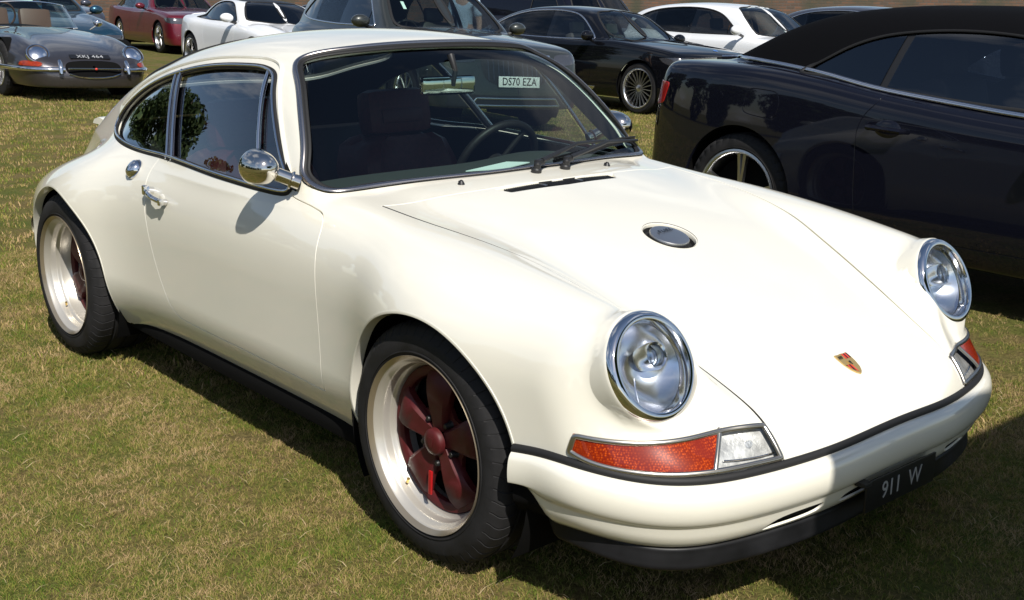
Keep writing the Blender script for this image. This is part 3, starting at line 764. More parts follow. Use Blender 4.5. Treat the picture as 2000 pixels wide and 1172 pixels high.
    # ---- wheel arch lips and wells
    for (cx, cz, r), yi in ((ARF, -.42), (ARR, -.40)):
        a0, a1 = (R_(10), R_(199)) if cx > -1 else (R_(-19), R_(184))
        tt = np.linspace(a0, a1, 90); pts = [(cx+(r+.004)*math.cos(t), cz+(r+.004)*math.sin(t)) for t in tt]
        pa, na = outline3(tree, pts, 'side'); pa = smooth_loop(pa, 4, False); na = smooth_loop(na, 10, False)
        inn = np.array([(cx, p[1], cz) for p in pa]); dirr = inn-pa; dirr /= np.linalg.norm(dirr, axis=1)[:, None]
        for sg in (-1, 1):
            k = np.array([1, -1.0 if sg > 0 else 1.0, 1])
            MB().sweep((pa+dirr*.004)*k, na*k, [(-.006, .0005), (-.003, .0022), (.001, .0022), (.005, -.0015), (.005, -.03), (-.002, -.03), (-.006, -.004)]).build('arch_lip', 'cream_paint', car)
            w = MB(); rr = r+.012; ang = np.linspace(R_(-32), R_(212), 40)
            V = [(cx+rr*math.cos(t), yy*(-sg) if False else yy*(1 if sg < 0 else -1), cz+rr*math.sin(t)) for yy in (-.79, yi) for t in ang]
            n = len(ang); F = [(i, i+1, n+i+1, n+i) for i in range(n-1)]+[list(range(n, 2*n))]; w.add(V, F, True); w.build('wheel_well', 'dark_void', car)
    # dark tube added in the bonnet gap to stand for its shade
    hp_ = resample(spl2(hb[3:14], 200, False), 170, False); hr_ = resample(spl2(hb[0:4], 60, False), 50, False)
    for path, sh, dep, sides in ((hp_, (0, .0048), .0052, (-1,)), (hp_, (0, .0040), .0135, (1,)), (hr_, (.0038, -.0007), .0070, (-1, 1))):
        ph, nh = outline3(ftree, [(p[0]+sh[0], p[1]+sh[1]) for p in path], 'top'); ph = smooth_loop(ph, 2, False); nh = smooth_loop(nh, 4, False)
        for sg in sides:
            k = np.array([1, -1.0 if sg > 0 else 1.0, 1]); MB().tube((ph-nh*dep)*k, .0050, 8).build('bonnet_gap_shade', 'rubber', car)
    # ---- black sill and floor pan
    for sg in (-1, 1):
        m = MB(); pts = [(-1.93, -.735*1), (-1.7, -.737), (-1.1, -.733), (-.6, -.733), (-.33, -.735)]
        xs_ = np.linspace(-1.93, -.335, 30); P = np.array([(x, -(np.interp(x, [-1.93, -1.6, -.7, -.335], [.735, .737, .737, .738])), .20) for x in xs_])
        k = np.array([1, -1.0 if sg > 0 else 1.0, 1])
        m.sweep(P*k, np.tile([0, -1.0*(1 if sg < 0 else -1), 0], (30, 1)), [(-.034, -.09), (-.032, .0), (-.02, .008), (.0, .010), (.02, .006), (.02, -.09)] if sg < 0 else [(.034, -.09), (.032, .0), (.02, .008), (.0, .010), (-.02, .006), (-.02, -.09)]); m.build('sill_strip', 'dark_void', car)
    fl = MB(); fl.box((-1.15, 0, .165), (1.66, 1.40, .03)); fl.box((-2.3, 0, .22), (1.5, .80, .10)); fl.box((.18, 0, .20), (.95, .82, .06)); fl.build('floor_pan', 'dark_void', car)
    return car, S, tree, Fn, dict(ftree=ftree, HC=HC, HN=HN, near_door=near_door, far_door=far_door, bonnet=bonnet, wsg=wsg, SIG=SIG, sigf=sigf, sigc=sigc)
def grid_S(P, flip=False):
    """triangles and normals of a point grid P[i, j] (outside on the side of du x dv)"""
    P = np.asarray(P, float); du = np.gradient(P, axis=0); dv = np.gradient(P, axis=1); N = np.cross(dv, du)*(-1 if flip else 1); N /= np.linalg.norm(N, axis=-1, keepdims=True)+1e-12
    n, m = P.shape[:2]; I = np.arange(n*m).reshape(n, m); A = I[:-1, :-1].ravel(); B = I[1:, :-1].ravel(); C = I[1:, 1:].ravel(); D = I[:-1, 1:].ravel()
    T = np.concatenate([np.stack([A, B, C], 1), np.stack([A, C, D], 1)])
    return P.reshape(-1, 3), N.reshape(-1, 3), (T if flip else T[:, ::-1])
def text_on(name, txt, size, frame, mat, parent, depth=0.001, space=1.0, shear=0.0, xscale=1.0, bold=0.0):
    """raised lettering as a mesh; frame = (origin, along, up, out)"""
    cu = bpy.data.curves.new(name, 'FONT'); cu.body = txt; cu.size = size; cu.align_x = 'CENTER'; cu.align_y = 'CENTER'; cu.extrude = depth
    cu.space_character = space; cu.shear = shear; cu.offset = bold; cu.resolution_u = 3
    ob = bpy.data.objects.new(name, cu); COL.objects.link(ob)
    bpy.context.view_layer.update()
    me = bpy.data.meshes.new_from_object(ob.evaluated_get(bpy.context.evaluated_depsgraph_get()))
    bpy.data.objects.remove(ob, do_unlink=True)
    o, ax, ay, az = [np.array(q, float) for q in frame]
    v = np.zeros(len(me.vertices)*3); me.vertices.foreach_get('co', v); v = v.reshape(-1, 3)
    v = o+v[:, :1]*xscale*ax+v[:, 1:2]*ay+v[:, 2:3]*az; me.vertices.foreach_set('co', v.ravel()); me.update()
    me.materials.clear(); me.materials.append(M[mat]); me.name = name
    r = bpy.data.objects.new(name, me); COL.objects.link(r); r.parent = parent
    return r
def unit(v): v = np.array(v, float); return v/np.linalg.norm(v)

def bumper_line(n=121):
    """plan and height of the body edge the front bumper follows, from the near arch round to the far arch"""
    h = np.array([(.352, -.812, .440), (.40, -.800, .446), (.45, -.787, .452), (.50, -.771, .452), (.56, -.748, .444), (.62, -.714, .435), (.68, -.663, .428), (.73, -.600, .4265), (.765, -.520, .428), (.79, -.42, .431), (.81, -.32, .436), (.828, -.20, .443), (.841, -.09, .450), (.846, 0, .452)])
    f = np.concatenate([h, (h*np.array([1, -1, 1]))[-2::-1]])
    P = resample(f, n, False)
    for _ in range(30): P[1:-1] = .5*P[1:-1]+.25*(P[2:]+P[:-2])
    T = np.gradient(P, axis=0); T[:, 2] = 0; T /= np.linalg.norm(T, axis=1)[:, None]
    O = np.stack([T[:, 1], -T[:, 0], 0*T[:, 0]], 1)
    return P, O, T
def detail_hero(car, S, tree, K):
    ftree = K['ftree']; up = np.array([0, 0, 1.0])
    # ---- front bumper, rubber, valance and splitter
    P, O, T = bumper_line(141)
    hitp, _ = drop(ftree, P+O*.5+np.array([0, .0003, .004]), -O); hitp[:, 2] = P[:, 2]; hitp[:3] = P[:3]; hitp[-3:] = P[-3:]
    P = np.where(np.linalg.norm(hitp-P, axis=1)[:, None] < .05, hitp, P)
    for _ in range(6): P[1:-1] = .5*P[1:-1]+.25*(P[2:]+P[:-2])
    n = len(P); s = np.linspace(-1, 1, n)
    ends = sstep(np.abs(s), .80, 1.0)[:, None]
    def band(prof, k=lambda i: 1.0):
        return np.array([[P[i]+O[i]*a*k(i)+up*b for a, b in prof] for i in range(n)])
    rub = spl2([(-.004, .002), (.004, .004), (.010, .000), (.0125, -.006), (.011, -.013), (.006, -.018)], 20, False)
    G = grid_S(band(rub)); mesh_obj('bumper_rubber', G[0], G[2], 'rubber', car, N=G[1])
    pb = spl2([(-.010, -.012), (.010, -.012), (.026, -.017), (.038, -.028), (.0445, -.046), (.0455, -.066), (.041, -.086), (.033, -.100), (.0245, -.108), (.0195, -.113), (.016, -.122), (.008, -.143), (-.008, -.164), (-.030, -.178)], 60, False)
    kk = lambda i: .86-.30*float(sstep(abs(s[i]), .80, 1.0))
    Gb = band(pb, kk)
    # the bumper end rises behind the wheel opening
    for i in range(n):
        e = float(sstep(abs(s[i]), .89, .99)); w = np.clip((-pb[:, 1]-.085)/.09, 0, 1)
        Gb[i, :, 2] += e*w*.085; Gb[i] += T[i]*0
    G = grid_S(Gb)
    arc = np.repeat(s, len(pb)); zz = np.tile(pb[:, 1], n)
    cut = np.full(len(G[0]), .1)
    for c0 in (-.335, .335):
        poly = np.array([(c0-.085, -.158), (c0-.055, -.136), (c0+.055, -.128), (c0+.085, -.132), (c0+.07, -.150), (c0-.03, -.160)]) if c0 < 0 else np.array([(c0+.085, -.158), (c0+.055, -.136), (c0-.055, -.128), (c0-.085, -.132), (c0-.07, -.150), (c0+.03, -.160)])
        cut = np.minimum(cut, sdf(spl2(poly, 60), np.stack([arc, zz], 1)))
    mid_slot = sdf(spl2(np.array([(-.20, -.150), (-.19, -.134), (0, -.130), (.19, -.134), (.20, -.150), (0, -.152)]), 60), np.stack([arc, zz], 1))
    cut = np.minimum(cut, mid_slot)
    Gc = clip(G, -cut)
    bump = panel('front_bumper', Gc, 'cream_paint', car, .006)
    Gi = band(spl2([(.0, -.10), (.002, -.13), (-.012, -.155), (-.038, -.178)], 8, False)); Gi = grid_S(Gi); mesh_obj('intake_backing', Gi[0], Gi[2], 'dark_void', bump, N=Gi[1])
    pl = spl2([(-.034, -.168), (-.022, -.172), (-.014, -.177), (-.012, -.188), (-.009, -.208), (-.008, -.222), (-.014, -.228), (-.050, -.227), (-.09, -.21)], 36, False)
    keep = [i for i in range(n) if abs(s[i]) < .955]
    Gl = band(pl)[keep]
    for q, i in enumerate(keep):
        e = float(sstep(abs(s[i]), .89, .99)); Gl[q] -= O[i]*(e*.03+.03*float(sstep(abs(s[i]), .6, .95))); Gl[q, :, 2] += e*.085
    Gl = grid_S(Gl); mesh_obj('front_splitter', Gl[0], Gl[2], 'lip_plastic', car, N=Gl[1])
    # ---- indicator lamps
    sg_ = clip(S, K['sigf'](S[0])-.001)
    tl = (K['sigc'](sg_[0])[:, 1]-.47)*.10; d0 = K['sigc'](sg_[0])[:, 0]-(-48.9*.0115+tl)
    am = clip(sg_, d0); cl = clip(sg_, -d0)
    def on_nose(q):
        ph = [math.radians(a/.0115) for a, b in q]
        return drop(tree, [(.25+1.6*math.cos(t), 1.6*math.sin(t), b) for t, (a, b) in zip(ph, q)], np.array([(-math.cos(t), -math.sin(t), 0) for t in ph]))
    po, no = on_nose(resample(K['SIG'], 150)); no = smooth_loop(no, 6); po = smooth_loop(po, 2)
    pi_, ni_ = on_nose([(-48.9*.0115+(z-.47)*.10, z) for z in np.linspace(.434, .509, 12)]); ni_ = smooth_loop(ni_, 4, False)
    To = np.roll(po, -1, 0)-np.roll(po, 1, 0); To /= np.linalg.norm(To, axis=1)[:, None]; Bo = np.cross(To, no); Bo *= np.sign(np.sum(Bo*(po.mean(0)-po), 1))[:, None]
    for sgn in (-1, 1):
        fl = (lambda A: A) if sgn < 0 else mirror; k = np.array([1, 1.0 if sgn < 0 else -1.0, 1])
        e = empty('indicator_lamp'); e.parent = car
        MB().sweep((po+Bo*.004+no*.003)*k, no*k, pr(.0064, .0045), closed=True).build('lamp_frame', 'lamp_satin', e)
        MB().sweep((pi_+ni_*.002)*k, ni_*k, pr(.0058, .0042)).build('lamp_divider', 'lamp_satin', e)
        A = fl(offset(am, .002)); mesh_obj('amber_lens', A[0], A[2], 'indicator_amber', e, N=A[1])
        A = fl(offset(cl, .002)); mesh_obj('clear_lens', A[0], A[2], 'lens_glass', e, N=A[1])
        A = fl(offset(cl, -.014)); mesh_obj('lamp_reflector', A[0], A[2], 'clear_reflector', e, N=A[1])
        pb_, nb_ = on_nose([(-42.5*.0115, .478)]); MB().ball(tuple((pb_[0]-nb_[0]*.010)*k), .0085, 14, 8).build('lamp_bulb', 'lens_glass', e)
        pr_, nr_ = on_nose([(a*.0115, .452+.010*((a+42)/5)**2*.3) for a in np.linspace(-47.5, -37.5, 10)]); MB().tube((pr_-nr_*.008)*k, .0022, 6).build('lamp_rib', 'chrome', e)
    # ---- headlights
    for sgn in (-1, 1):
        c = K['HC']*np.array([1, -sgn if False else (1 if sgn < 0 else -1), 1]); nn = K['HN']*np.array([1, (1 if sgn < 0 else -1), 1]); c = c-nn*.012
        e = empty('headlight'); e.parent = car
        MB().lathe([(.120, -.05), (.1250, -.020), (.1275, .002), (.1278, .010), (.1255, .018), (.1200, .0245), (.1120, .0275), (.1055, .0255), (.1025, .018), (.1010, -.004)], 72, c, nn).build('headlight_bezel', 'chrome', e)
        MB().lathe([(.1262, .012), (.1286, .009), (.1300, .002), (.1306, -.012), (.1312, -.035), (.1318, -.060)], 72, c, nn).build('headlight_collar', 'cream_paint', e)
        pf = [(.1010, -.006)]+[(r, -.006-.066*(1-(r/.101)**2)) for r in np.linspace(.097, .0006, 15)]
        MB().lathe(pf, 64, c, nn).build('headlight_reflector', 'lamp_reflector', e)
        MB().lathe([(.1040, .010), (.090, .0145), (.064, .0185), (.03, .0205), (.001, .021)], 56, c, nn).build('headlight_lens', 'lens_glass', e)
        a = unit(np.cross(nn, up)); b = np.cross(a, nn)
        pc = c-a*.046+b*.022-nn*.022
        MB().lathe([(.030, -.035), (.033, .004), (.030, .012), (.0255, .010), (.0245, .002)], 40, pc, nn).build('projector_ring', 'chrome', e)
        MB().lathe([(.0245, .003), (.020, .012), (.012, .018), (.001, .020)], 32, pc, nn).build('projector_lens', 'projector_glass', e)
        MB().lathe([(.0250, -.012), (.001, -.014)], 24, pc, nn).build('projector_base', 'lamp_reflector', e)
        MB().tube([c+a*.030-b*.070-nn*.028, c+a*.012-b*.045-nn*.046, c-a*.006-b*.018-nn*.058], .0022, 6).build('reflector_step', 'lamp_reflector', e)
    # ---- bonnet furniture
    bon = K['bonnet']
    h = drop(ftree, [(.079, .0006, 2)], (0, 0, -1)); pf_, nf = h[0][0], h[1][0]; ax = unit(np.cross([0, 1, 0], nf)); 
    rec = MB(); V = []; tt = np.linspace(0, 2*math.pi, 48, endpoint=False)
    for k, d in ((1.02, .0015), (1.0, -.006), (.92, -.022)):
        pts = [(.079+.076*k*math.cos(t), .0785*k*math.sin(t)+.0006, 2) for t in tt]; pp, _ = drop(ftree, pts, (0, 0, -1)); V += list(pp+nf*d)
    Fq = [(i*48+j, i*48+(j+1) % 48, (i+1)*48+(j+1) % 48, (i+1)*48+j) for i in range(2) for j in range(48)]+[list(range(96, 144))]
    rec.add(V, Fq, True); fc = rec.build('fuel_recess', 'rubber', bon)
    cap = MB(); cap.lathe([(.030, -.03), (.054, -.02), (.0585, -.008), (.0585, -.001), (.0565, .0022), (.052, .0028), (.034, .0034), (.001, .0036)], 56, pf_-nf*.002, nf); cp = cap.build('fuel_cap', 'fuel_metal', bon)
    text_on('fuel_lettering', 'FUEL', .020, (pf_+nf*.0022+np.array([-.020, 0, .0075]), unit([-.12, .99, 0]), unit(np.cross(nf, unit([-.12, .99, 0]))), nf), 'badge_black', cp, .0004, 1.15, .25, 1.35)
    # bonnet vent with fine slats
    vt = MB(); vp = [(-.398, -.255), (-.398, .255), (-.340, .23), (-.328, .0006), (-.340, -.23)]
    pp, _ = drop(ftree, [(a, b, 2) for a, b in vp], (0, 0, -1)); cc = pp.mean(0)
    vt.add([p-up*.018 for p in pp], [list(range(5))]); vt.build('vent_backing', 'dark_void', bon)
    for yy in np.arange(-.215, .22, .0072):
        pq, _ = drop(ftree, [(-.386, yy, 2), (-.342, yy, 2)], (0, 0, -1)); a_, b_ = pq[0]-up*.006, pq[1]-up*.003
        if abs(abs(yy)-.075) < .006: continue
        MB().box(tuple((a_+b_)/2), (.046, .0022, .006), Matrix.Rotation(math.atan2(a_[2]-b_[2], .044), 3, 'Y')).build('vent_slat', 'black_plastic', bon)
    for yy in (-.075, .075):
        pq, _ = drop(ftree, [(-.370, yy, 2)], (0, 0, -1)); MB().box(tuple(pq[0]-up*.004), (.03, .012, .006), bev=.002).build('vent_clip', 'slate_paint', bon)
    # crest: gold shield, black and red bands
    hb = drop(ftree, [(.690, .0006, 2)], (0, 0, -1)); pb_, nb_ = hb[0][0], hb[1][0]; fwd = unit(np.array([1, 0, 0])-nb_*nb_[0])
    shield = [(-.0, .036), (-.012, .0345), (-.024, .036), (-.0255, .020), (-.0245, .002), (-.019, -.018), (-.010, -.031), (0, -.038), (.010, -.031), (.019, -.018), (.0245, .002), (.0255, .020), (.024, .036), (.012, .0345)]
    fr = (pb_, np.array([0, 1.0, 0]), -fwd, nb_)
    bd = MB(); bd.prism(shield, .0, .0035, fr); crest = bd.build('bonnet_crest', 'badge_gold', bon)
    def patch(name, poly, mat, z=.0043): MB().prism(poly, .0034, z, fr).build(name, mat, crest)
    for x0, x1, z0_, z1_, m_ in ((-.0225, -.0165, -.001, .012, 'badge_black'), (-.0165, -.0105, -.001, .012, 'badge_red')): pass
    for k_, m_ in enumerate(('badge_red', 'badge_black', 'badge_red', 'badge_black')):
        x0 = .0015+k_*.0056; patch('crest_band', [(x0, .016), (x0+.005, .016), (x0+.005, .033), (x0, .033)], m_)
        x1 = -.0015-k_*.0056; lo_ = [-.030, -.026, -.018, -.008][k_]; patch('crest_band', [(x1-.005, -.003), (x1, -.003), (x1, lo_), (x1-.005, lo_+.006)], m_)
    patch('crest_shield', [(-.007, .008), (.007, .008), (.0065, -.003), (0, -.011), (-.0065, -.003)], 'badge_gold', .0055)
    patch('crest_horse', [(-.003, .006), (.002, .007), (.004, .003), (.002, -.002), (.003, -.006), (-.001, -.007), (-.002, -.002), (-.004, .001)], 'badge_black', .0062)
    for px_ in range(6):
        patch('crest_antler', [(-.021+.0027*px_, .018+.002*(px_ % 2)), (-.0195+.0027*px_, .018+.002*(px_ % 2)), (-.0175+.0027*px_, .029), (-.0190+.0027*px_, .029)], 'badge_black', .0040)
    # ---- washer jets, wipers
    for yy in (-.30, .315):
        pj, nj = drop(ftree, [(-.485, yy, 2)], (0, 0, -1)); m = MB(); m.lathe([(.0005, .013), (.004, .0125), (.007, .009), (.010, .003), (.0115, 0)], 16, tuple(pj[0]), tuple(nj[0])); m.box(tuple(pj[0]+np.array([-.004, 0, .006])), (.012, .008, .008), bev=.002); m.build('washer_jet', 'black_plastic', car)
    wdir = [((-.478, -.006), (-.640, .440), (-.545, .130), (-.690, .650)), ((-.482, .122), (-.668, .625), (-.60, .32), (-.715, .735))]
    for pv, el, b0, b1 in wdir:
        e = empty('wiper'); e.parent = car
        pp, npv = drop(ftree, [(pv[0], pv[1], 2)], (0, 0, -1)); p0 = pp[0]
        m = MB(); m.lathe([(.017, -.01), (.0165, .012), (.012, .016), (.011, .030), (.004, .036), (.0005, .0365)], 20, tuple(p0), tuple(unit([.25, 0, 1])))
        m.box(tuple(p0+np.array([-.006, .02, .030])), (.020, .046, .020), Matrix.Rotation(R_(22), 3, 'Z'), bev=.005); m.build('wiper_pivot', 'black_plastic', e)
        def glass(q, lift):
            hp, hn = drop(ftree, [(1.5, q[1], 0)], (-1, 0, 0)); 
            h2, n2 = drop(ftree, [(q[0]+.3*0, q[1], 2)], (0, 0, -1)); return h2[0]+n2[0]*lift
        a0 = p0+np.array([-.006, .03, .034]); a1 = glass(el, .030)
        pm = (a0+a1)/2+np.array([.005, 0, .022])
        arm = spl2([tuple(a0[:2]), tuple(pm[:2]), tuple(a1[:2])], 16, False); zz_ = np.interp(np.linspace(0, 1, len(arm)), [0, .5, 1], [a0[2], pm[2], a1[2]])
        MB().tube(np.c_[arm, zz_], np.linspace(.0085, .0045, len(arm)), 8).build('wiper_arm', 'black_plastic', e)
        tq = np.linspace(0, 1, 14); bl = [glass((b0[0]+(b1[0]-b0[0])*t, b0[1]+(b1[1]-b0[1])*t), .012) for t in tq]; bl = smooth_loop(np.array(bl), 6, False)
        MB().tube(bl, .0055, 6).tube(bl+np.array([0, 0, .010]), .004, 6).build('wiper_blade', 'rubber', e)
    # ---- doors: handles, mirrors
    for sgn in (-1, 1):
        dr = K['near_door'] if sgn < 0 else K['far_door']; k = np.array([1, 1.0 if sgn < 0 else -1.0, 1])
        hp, hn = drop(tree, [(-1.575, -1.5, .735), (-1.525, -1.5, .728), (-1.475, -1.5, .722)], (0, 1, 0)); o_ = hn[1]
        m = MB(); pa = hp[0]+o_*.020+np.array([0, 0, .004]); pb2 = hp[2]+o_*.026
        mm = np.array([pa, pa+(pb2-pa)*.3+o_*.012, pa+(pb2-pa)*.7+o_*.012, pb2])
        m.tube(np.array([hp[0]-o_*.004+np.array([-.012, 0, .010]), hp[0]+o_*.016+np.array([-.012, 0, .010])])*k, .016, 12)
        m.tube(mm*k, [.0085, .0095, .009, .0085], 10)
        m.tube(np.array([pb2, hp[2]+o_*.002])*k, [.010, .011], 10)
        m.box(tuple((pb2+np.array([.008, 0, -.002]))*k), (.016, .018, .022), bev=.004)
        m.box(tuple((pa+np.array([-.020, 0, .006]))*k), (.020, .020, .034), bev=.005)
        m.build('door_handle', 'chrome', dr)
        m = MB(); m.ball(tuple((hp[1]-o_*.012+np.array([.012, 0, -.006]))*k), (.040, .014, .030), 20, 12); m.build('handle_dish', 'cream_paint', dr)
        hq, hn2 = drop(tree, [(-1.758, -1.5, .796)], (0, 1, 0)); nn = hn2[0]
        m = MB(); ax_ = unit(nn+np.array([-.15, 0, .1])); m.lathe([(.038, -.006), (.038, .003), (.034, .0045)], 32, tuple(hq[0]*k), tuple(nn*k)); m.lathe([(.035, 0), (.033, .013), (.024, .022), (.011, .026), (.0005, .0265)], 32, tuple((hq[0]+np.array([0, 0, 0]))*k), tuple(ax_*k)); m.build('quarter_panel_cap', 'chrome', car)
        # bullet mirror on a stalk
        bc = np.array([-.787, -.805, .932]); bs = np.array([-.738, -.712, .888]); 
        if sgn > 0: bc = np.array([-.925, -.800, .930]); bs = np.array([-.955, -.700, .885])
        e = empty('door_mirror'); e.parent = dr
        d = unit(bc-bs); m = MB(); m.tube(np.array([bs-d*.01, bs+d*.02, bc])*k, [.0215, .0205, .0205], 20); m.lathe([(.028, 0), (.0275, .004), (.022, .007)], 24, tuple((bs+d*.012)*k), tuple(d*k)); m.build('mirror_stalk', 'warm_chrome', e)
        m = MB(); fx = unit(np.array([1, -.05, .0]))
        m.lathe([(.0005, .074), (.014, .0725), (.029, .064), (.041, .048), (.0485, .026), (.0525, .0), (.053, -.018), (.051, -.024), (.048, -.0245)], 48, tuple((bc+np.array([0, 0, 0]))*k), tuple(fx*k)); m.build('mirror_shell', 'warm_chrome', e)
        m = MB(); m.lathe([(.0485, -.023), (.001, -.0235)], 40, tuple(bc*k), tuple(fx*k)); m.build('mirror_glass', 'chrome', e)
        MB().add(np.array([(-.735, -.708, .868), (-.815, -.697, .935), (-.840, -.704, .868), (-.735, -.716, .860)])*k, [(0, 1, 2), (0, 2, 3)]).build('mirror_gusset', 'rubber', dr)
    # ---- number plate
    pl_ = MB(); pc = np.array([.868, -.012, .302]); nrm = unit([.93, 0, -.25]) if False else unit([1, 0, .03]); upv = unit(np.cross(nrm, [0, 1, 0])); upv = upv if upv[2] > 0 else -upv
    pl_.box(tuple(pc), (.006, .305, .078), bev=.002); plate = pl_.build('number_plate', 'plate_black', car)
    text_on('plate_lettering', '911  W', .062, (pc+np.array([.0034, -.0, 0]), np.array([0, 1.0, 0]), np.array([0, 0, 1.0]), np.array([1.0, 0, 0])), 'plate_silver', plate, .0006, 1.0, 0, .92)
    MB().box((.857, -.16, .335), (.03, .03, .012), bev=.003).build('plate_bracket', 'black_plastic', car)
    # ---- tail: bumper, spoiler, lamps
    tb = np.array([(-2.82, -.735, .47), (-2.90, -.70, .47), (-2.99, -.64, .47), (-3.07, -.55, .47), (-3.13, -.42, .47), (-3.165, -.22, .47), (-3.175, 0, .47)]); tb = np.concatenate([tb, (tb*np.array([1, -1, 1]))[-2::-1]]); tb = resample(tb, 61, False)
    for _ in range(8): tb[1:-1] = .5*tb[1:-1]+.25*(tb[2:]+tb[:-2])
    Tt = np.gradient(tb, axis=0); Tt /= np.linalg.norm(Tt, axis=1)[:, None]; Ot = np.stack([-Tt[:, 1]*-1, Tt[:, 0]*-1, 0*Tt[:, 0]], 1); Ot = np.where((np.sum(Ot*(tb-np.array([-2.4, 0, .47])), 1) < 0)[:, None], -Ot, Ot)
    prr = spl2([(-.03, .0), (.015, -.003), (.030, -.02), (.035, -.05), (.030, -.08), (.012, -.10), (.0, -.16), (-.04, -.24)], 30, False)
    Gt = grid_S(np.array([[tb[i]+Ot[i]*a+up*b for a, b in prr] for i in range(61)]), True); mesh_obj('rear_bumper', Gt[0], Gt[2], 'cream_paint', car)
    sp = np.array([(-2.90+.10*abs(y)**2, y, .838-.02*abs(y)) for y in np.linspace(-.42, .42, 25)]); MB().sweep(sp, np.tile([0, 0, 1.0], (25, 1)), [(-.055, -.010), (-.04, .008), (.0, .020), (.05, .012), (.062, .002), (.03, -.012)]).build('rear_spoiler', 'cream_paint', car)
    MB().box((-2.90, -.25, .80), (.02, .02, .08)).box((-2.90, .25, .80), (.02, .02, .08)).build('spoiler_strut', 'black_plastic', car)
    for sgn in (-1, 1):
        zz2 = [(-3.135, .30*sgn, .54), (-3.115, .40*sgn, .54), (-3.07, .48*sgn, .54)]
        MB().sweep(np.array(zz2), np.array([unit([-1, .5*sgn, .3])]*3), pr(.032, .012)).build('tail_lamp', 'red_lens', car)
    # ---- cabin
    def seat(y, nm='front_seat'):
        e = empty(nm); e.parent = car
        m = MB(); bk = [(0, .28), (.08, .46), (.20, .70), (.235, .80), (.25, .84)]
        V = []; q = [(-1, -.05), (-.92, .015), (-.72, .040), (-.6, .018), (0, .008), (.6, .018), (.72, .040), (.92, .015), (1, -.05)]
        pts = [(-1.46, .30, .23), (-1.50, .42, .245), (-1.56, .58, .25), (-1.625, .74, .24), (-1.655, .82, .205), (-1.665, .845, .15)]
        for x_, z_, w_ in pts:
            for u, b in q: V.append((x_+b*.95+.02, y+u*w_, z_+b*.3))
        kq = len(q); F = [(i*kq+j, i*kq+j+1, (i+1)*kq+j+1, (i+1)*kq+j) for i in range(len(pts)-1) for j in range(kq-1)]
        V2 = [(v[0]-.13, v[1], v[2]) for v in V]; nn_ = len(V)
        F += [[nn_+i for i in f[::-1]] for f in F[:]]
        for i in range(len(pts)-1):
            F += [(i*kq, (i+1)*kq, nn_+(i+1)*kq, nn_+i*kq), (i*kq+kq-1, nn_+i*kq+kq-1, nn_+(i+1)*kq+kq-1, (i+1)*kq+kq-1)]
        F.append([(len(pts)-1)*kq+j for j in range(kq)]+[nn_+(len(pts)-1)*kq+j for j in range(kq)][::-1])
        m.add(V+V2, F, True); m.build('seat_back', 'oxblood_leather', e)
        m = MB(); m.box((-1.60, y, .60), (.03, .26, .40), Matrix.Rotation(R_(-17), 3, 'Y'), bev=.014); m.build('seat_insert', 'red_leather', e)
        m = MB(); m.box((-1.715, y, .935), (.105, .315, .185), Matrix.Rotation(R_(-10), 3, 'Y'), bev=.045); m.build('headrest', 'oxblood_leather', e)
        m = MB(); m.box((-1.668, y, .925), (.03, .20, .06), Matrix.Rotation(R_(-10), 3, 'Y'), bev=.012); m.build('headrest_stripe', 'red_leather', e)
        m = MB(); m.box((-1.24, y, .31), (.52, .48, .14), bev=.05); m.build('seat_cushion', 'black_leather', e)
    seat(-.335); seat(.335)
    m = MB(); m.box((-2.18, 0, .62), (.20, 1.05, .42), Matrix.Rotation(R_(-22), 3, 'Y'), bev=.05); m.build('rear_bench', 'black_leather', car)
    pd = spl2([(-.60, .858), (-.72, .862), (-.86, .858), (-.95, .838), (-.985, .80), (-.985, .70), (-.95, .62), (-.62, .55)], 40, False)
    ys = np.linspace(-.655, .655, 31); Gd_ = np.array([[(a+.02*(abs(y)/.65)**2*0-(.10*(y/.65)**2 if a > -.7 else .03*(y/.65)**2), y, b-.025*(abs(y)/.65)**4+(.018*math.exp(-((y-.34)/.17)**2) if -.99 < a < -.78 and b > .78 else 0)) for a, b in pd] for y in ys])
    Gd_ = grid_S(Gd_, True); mesh_obj('dashboard', Gd_[0], Gd_[2], 'dash_felt', car)
    m = MB(); c_ = np.array([-1.075, .335, .795]); ax_ = unit([-.90, 0, .40]); u_ = unit(np.cross(ax_, [0, 1, 0])); v_ = np.array([0, 1.0, 0])
    tt = np.linspace(0, 2*math.pi, 60, endpoint=False); m.tube([c_+.178*(math.cos(t)*u_+math.sin(t)*v_) for t in tt], .0145, 12, closed=True)
    for t in (0.5, 2.6, 4.71): m.box(tuple(c_+.09*(math.cos(t)*u_+math.sin(t)*v_)), (.02, .02, .16), Matrix((v_, ax_, u_)).transposed() @ Matrix.Rotation(-t, 3, 'Y'), bev=.004) if False else m.tube([c_, c_+.175*(math.cos(t)*u_+math.sin(t)*v_)], .010, 8)
    m.lathe([(.045, -.01), (.045, .015), (.02, .025), (.0005, .026)], 24, tuple(c_), tuple(ax_)); m.tube([c_, c_-ax_*.22], .022, 10); m.build('steering_wheel', 'black_leather', car)
    # rear view mirror
    e = empty('rear_view_mirror'); e.parent = car; cm = np.array([-.935, .0, 1.116]); fr_ = Matrix.Rotation(R_(-8), 3, 'Z')
    m = MB(); m.box(tuple(cm), (.030, .205, .062), fr_, bev=.013); m.build('mirror_housing', 'chrome', e)
    m = MB(); m.tube([cm+np.array([.012, .012, .0]), cm+np.array([.026, .012, .05]), cm+np.array([-.0, .012, .10])], [.009, .009, .013], 10); m.build('mirror_stem', 'black_plastic', e)
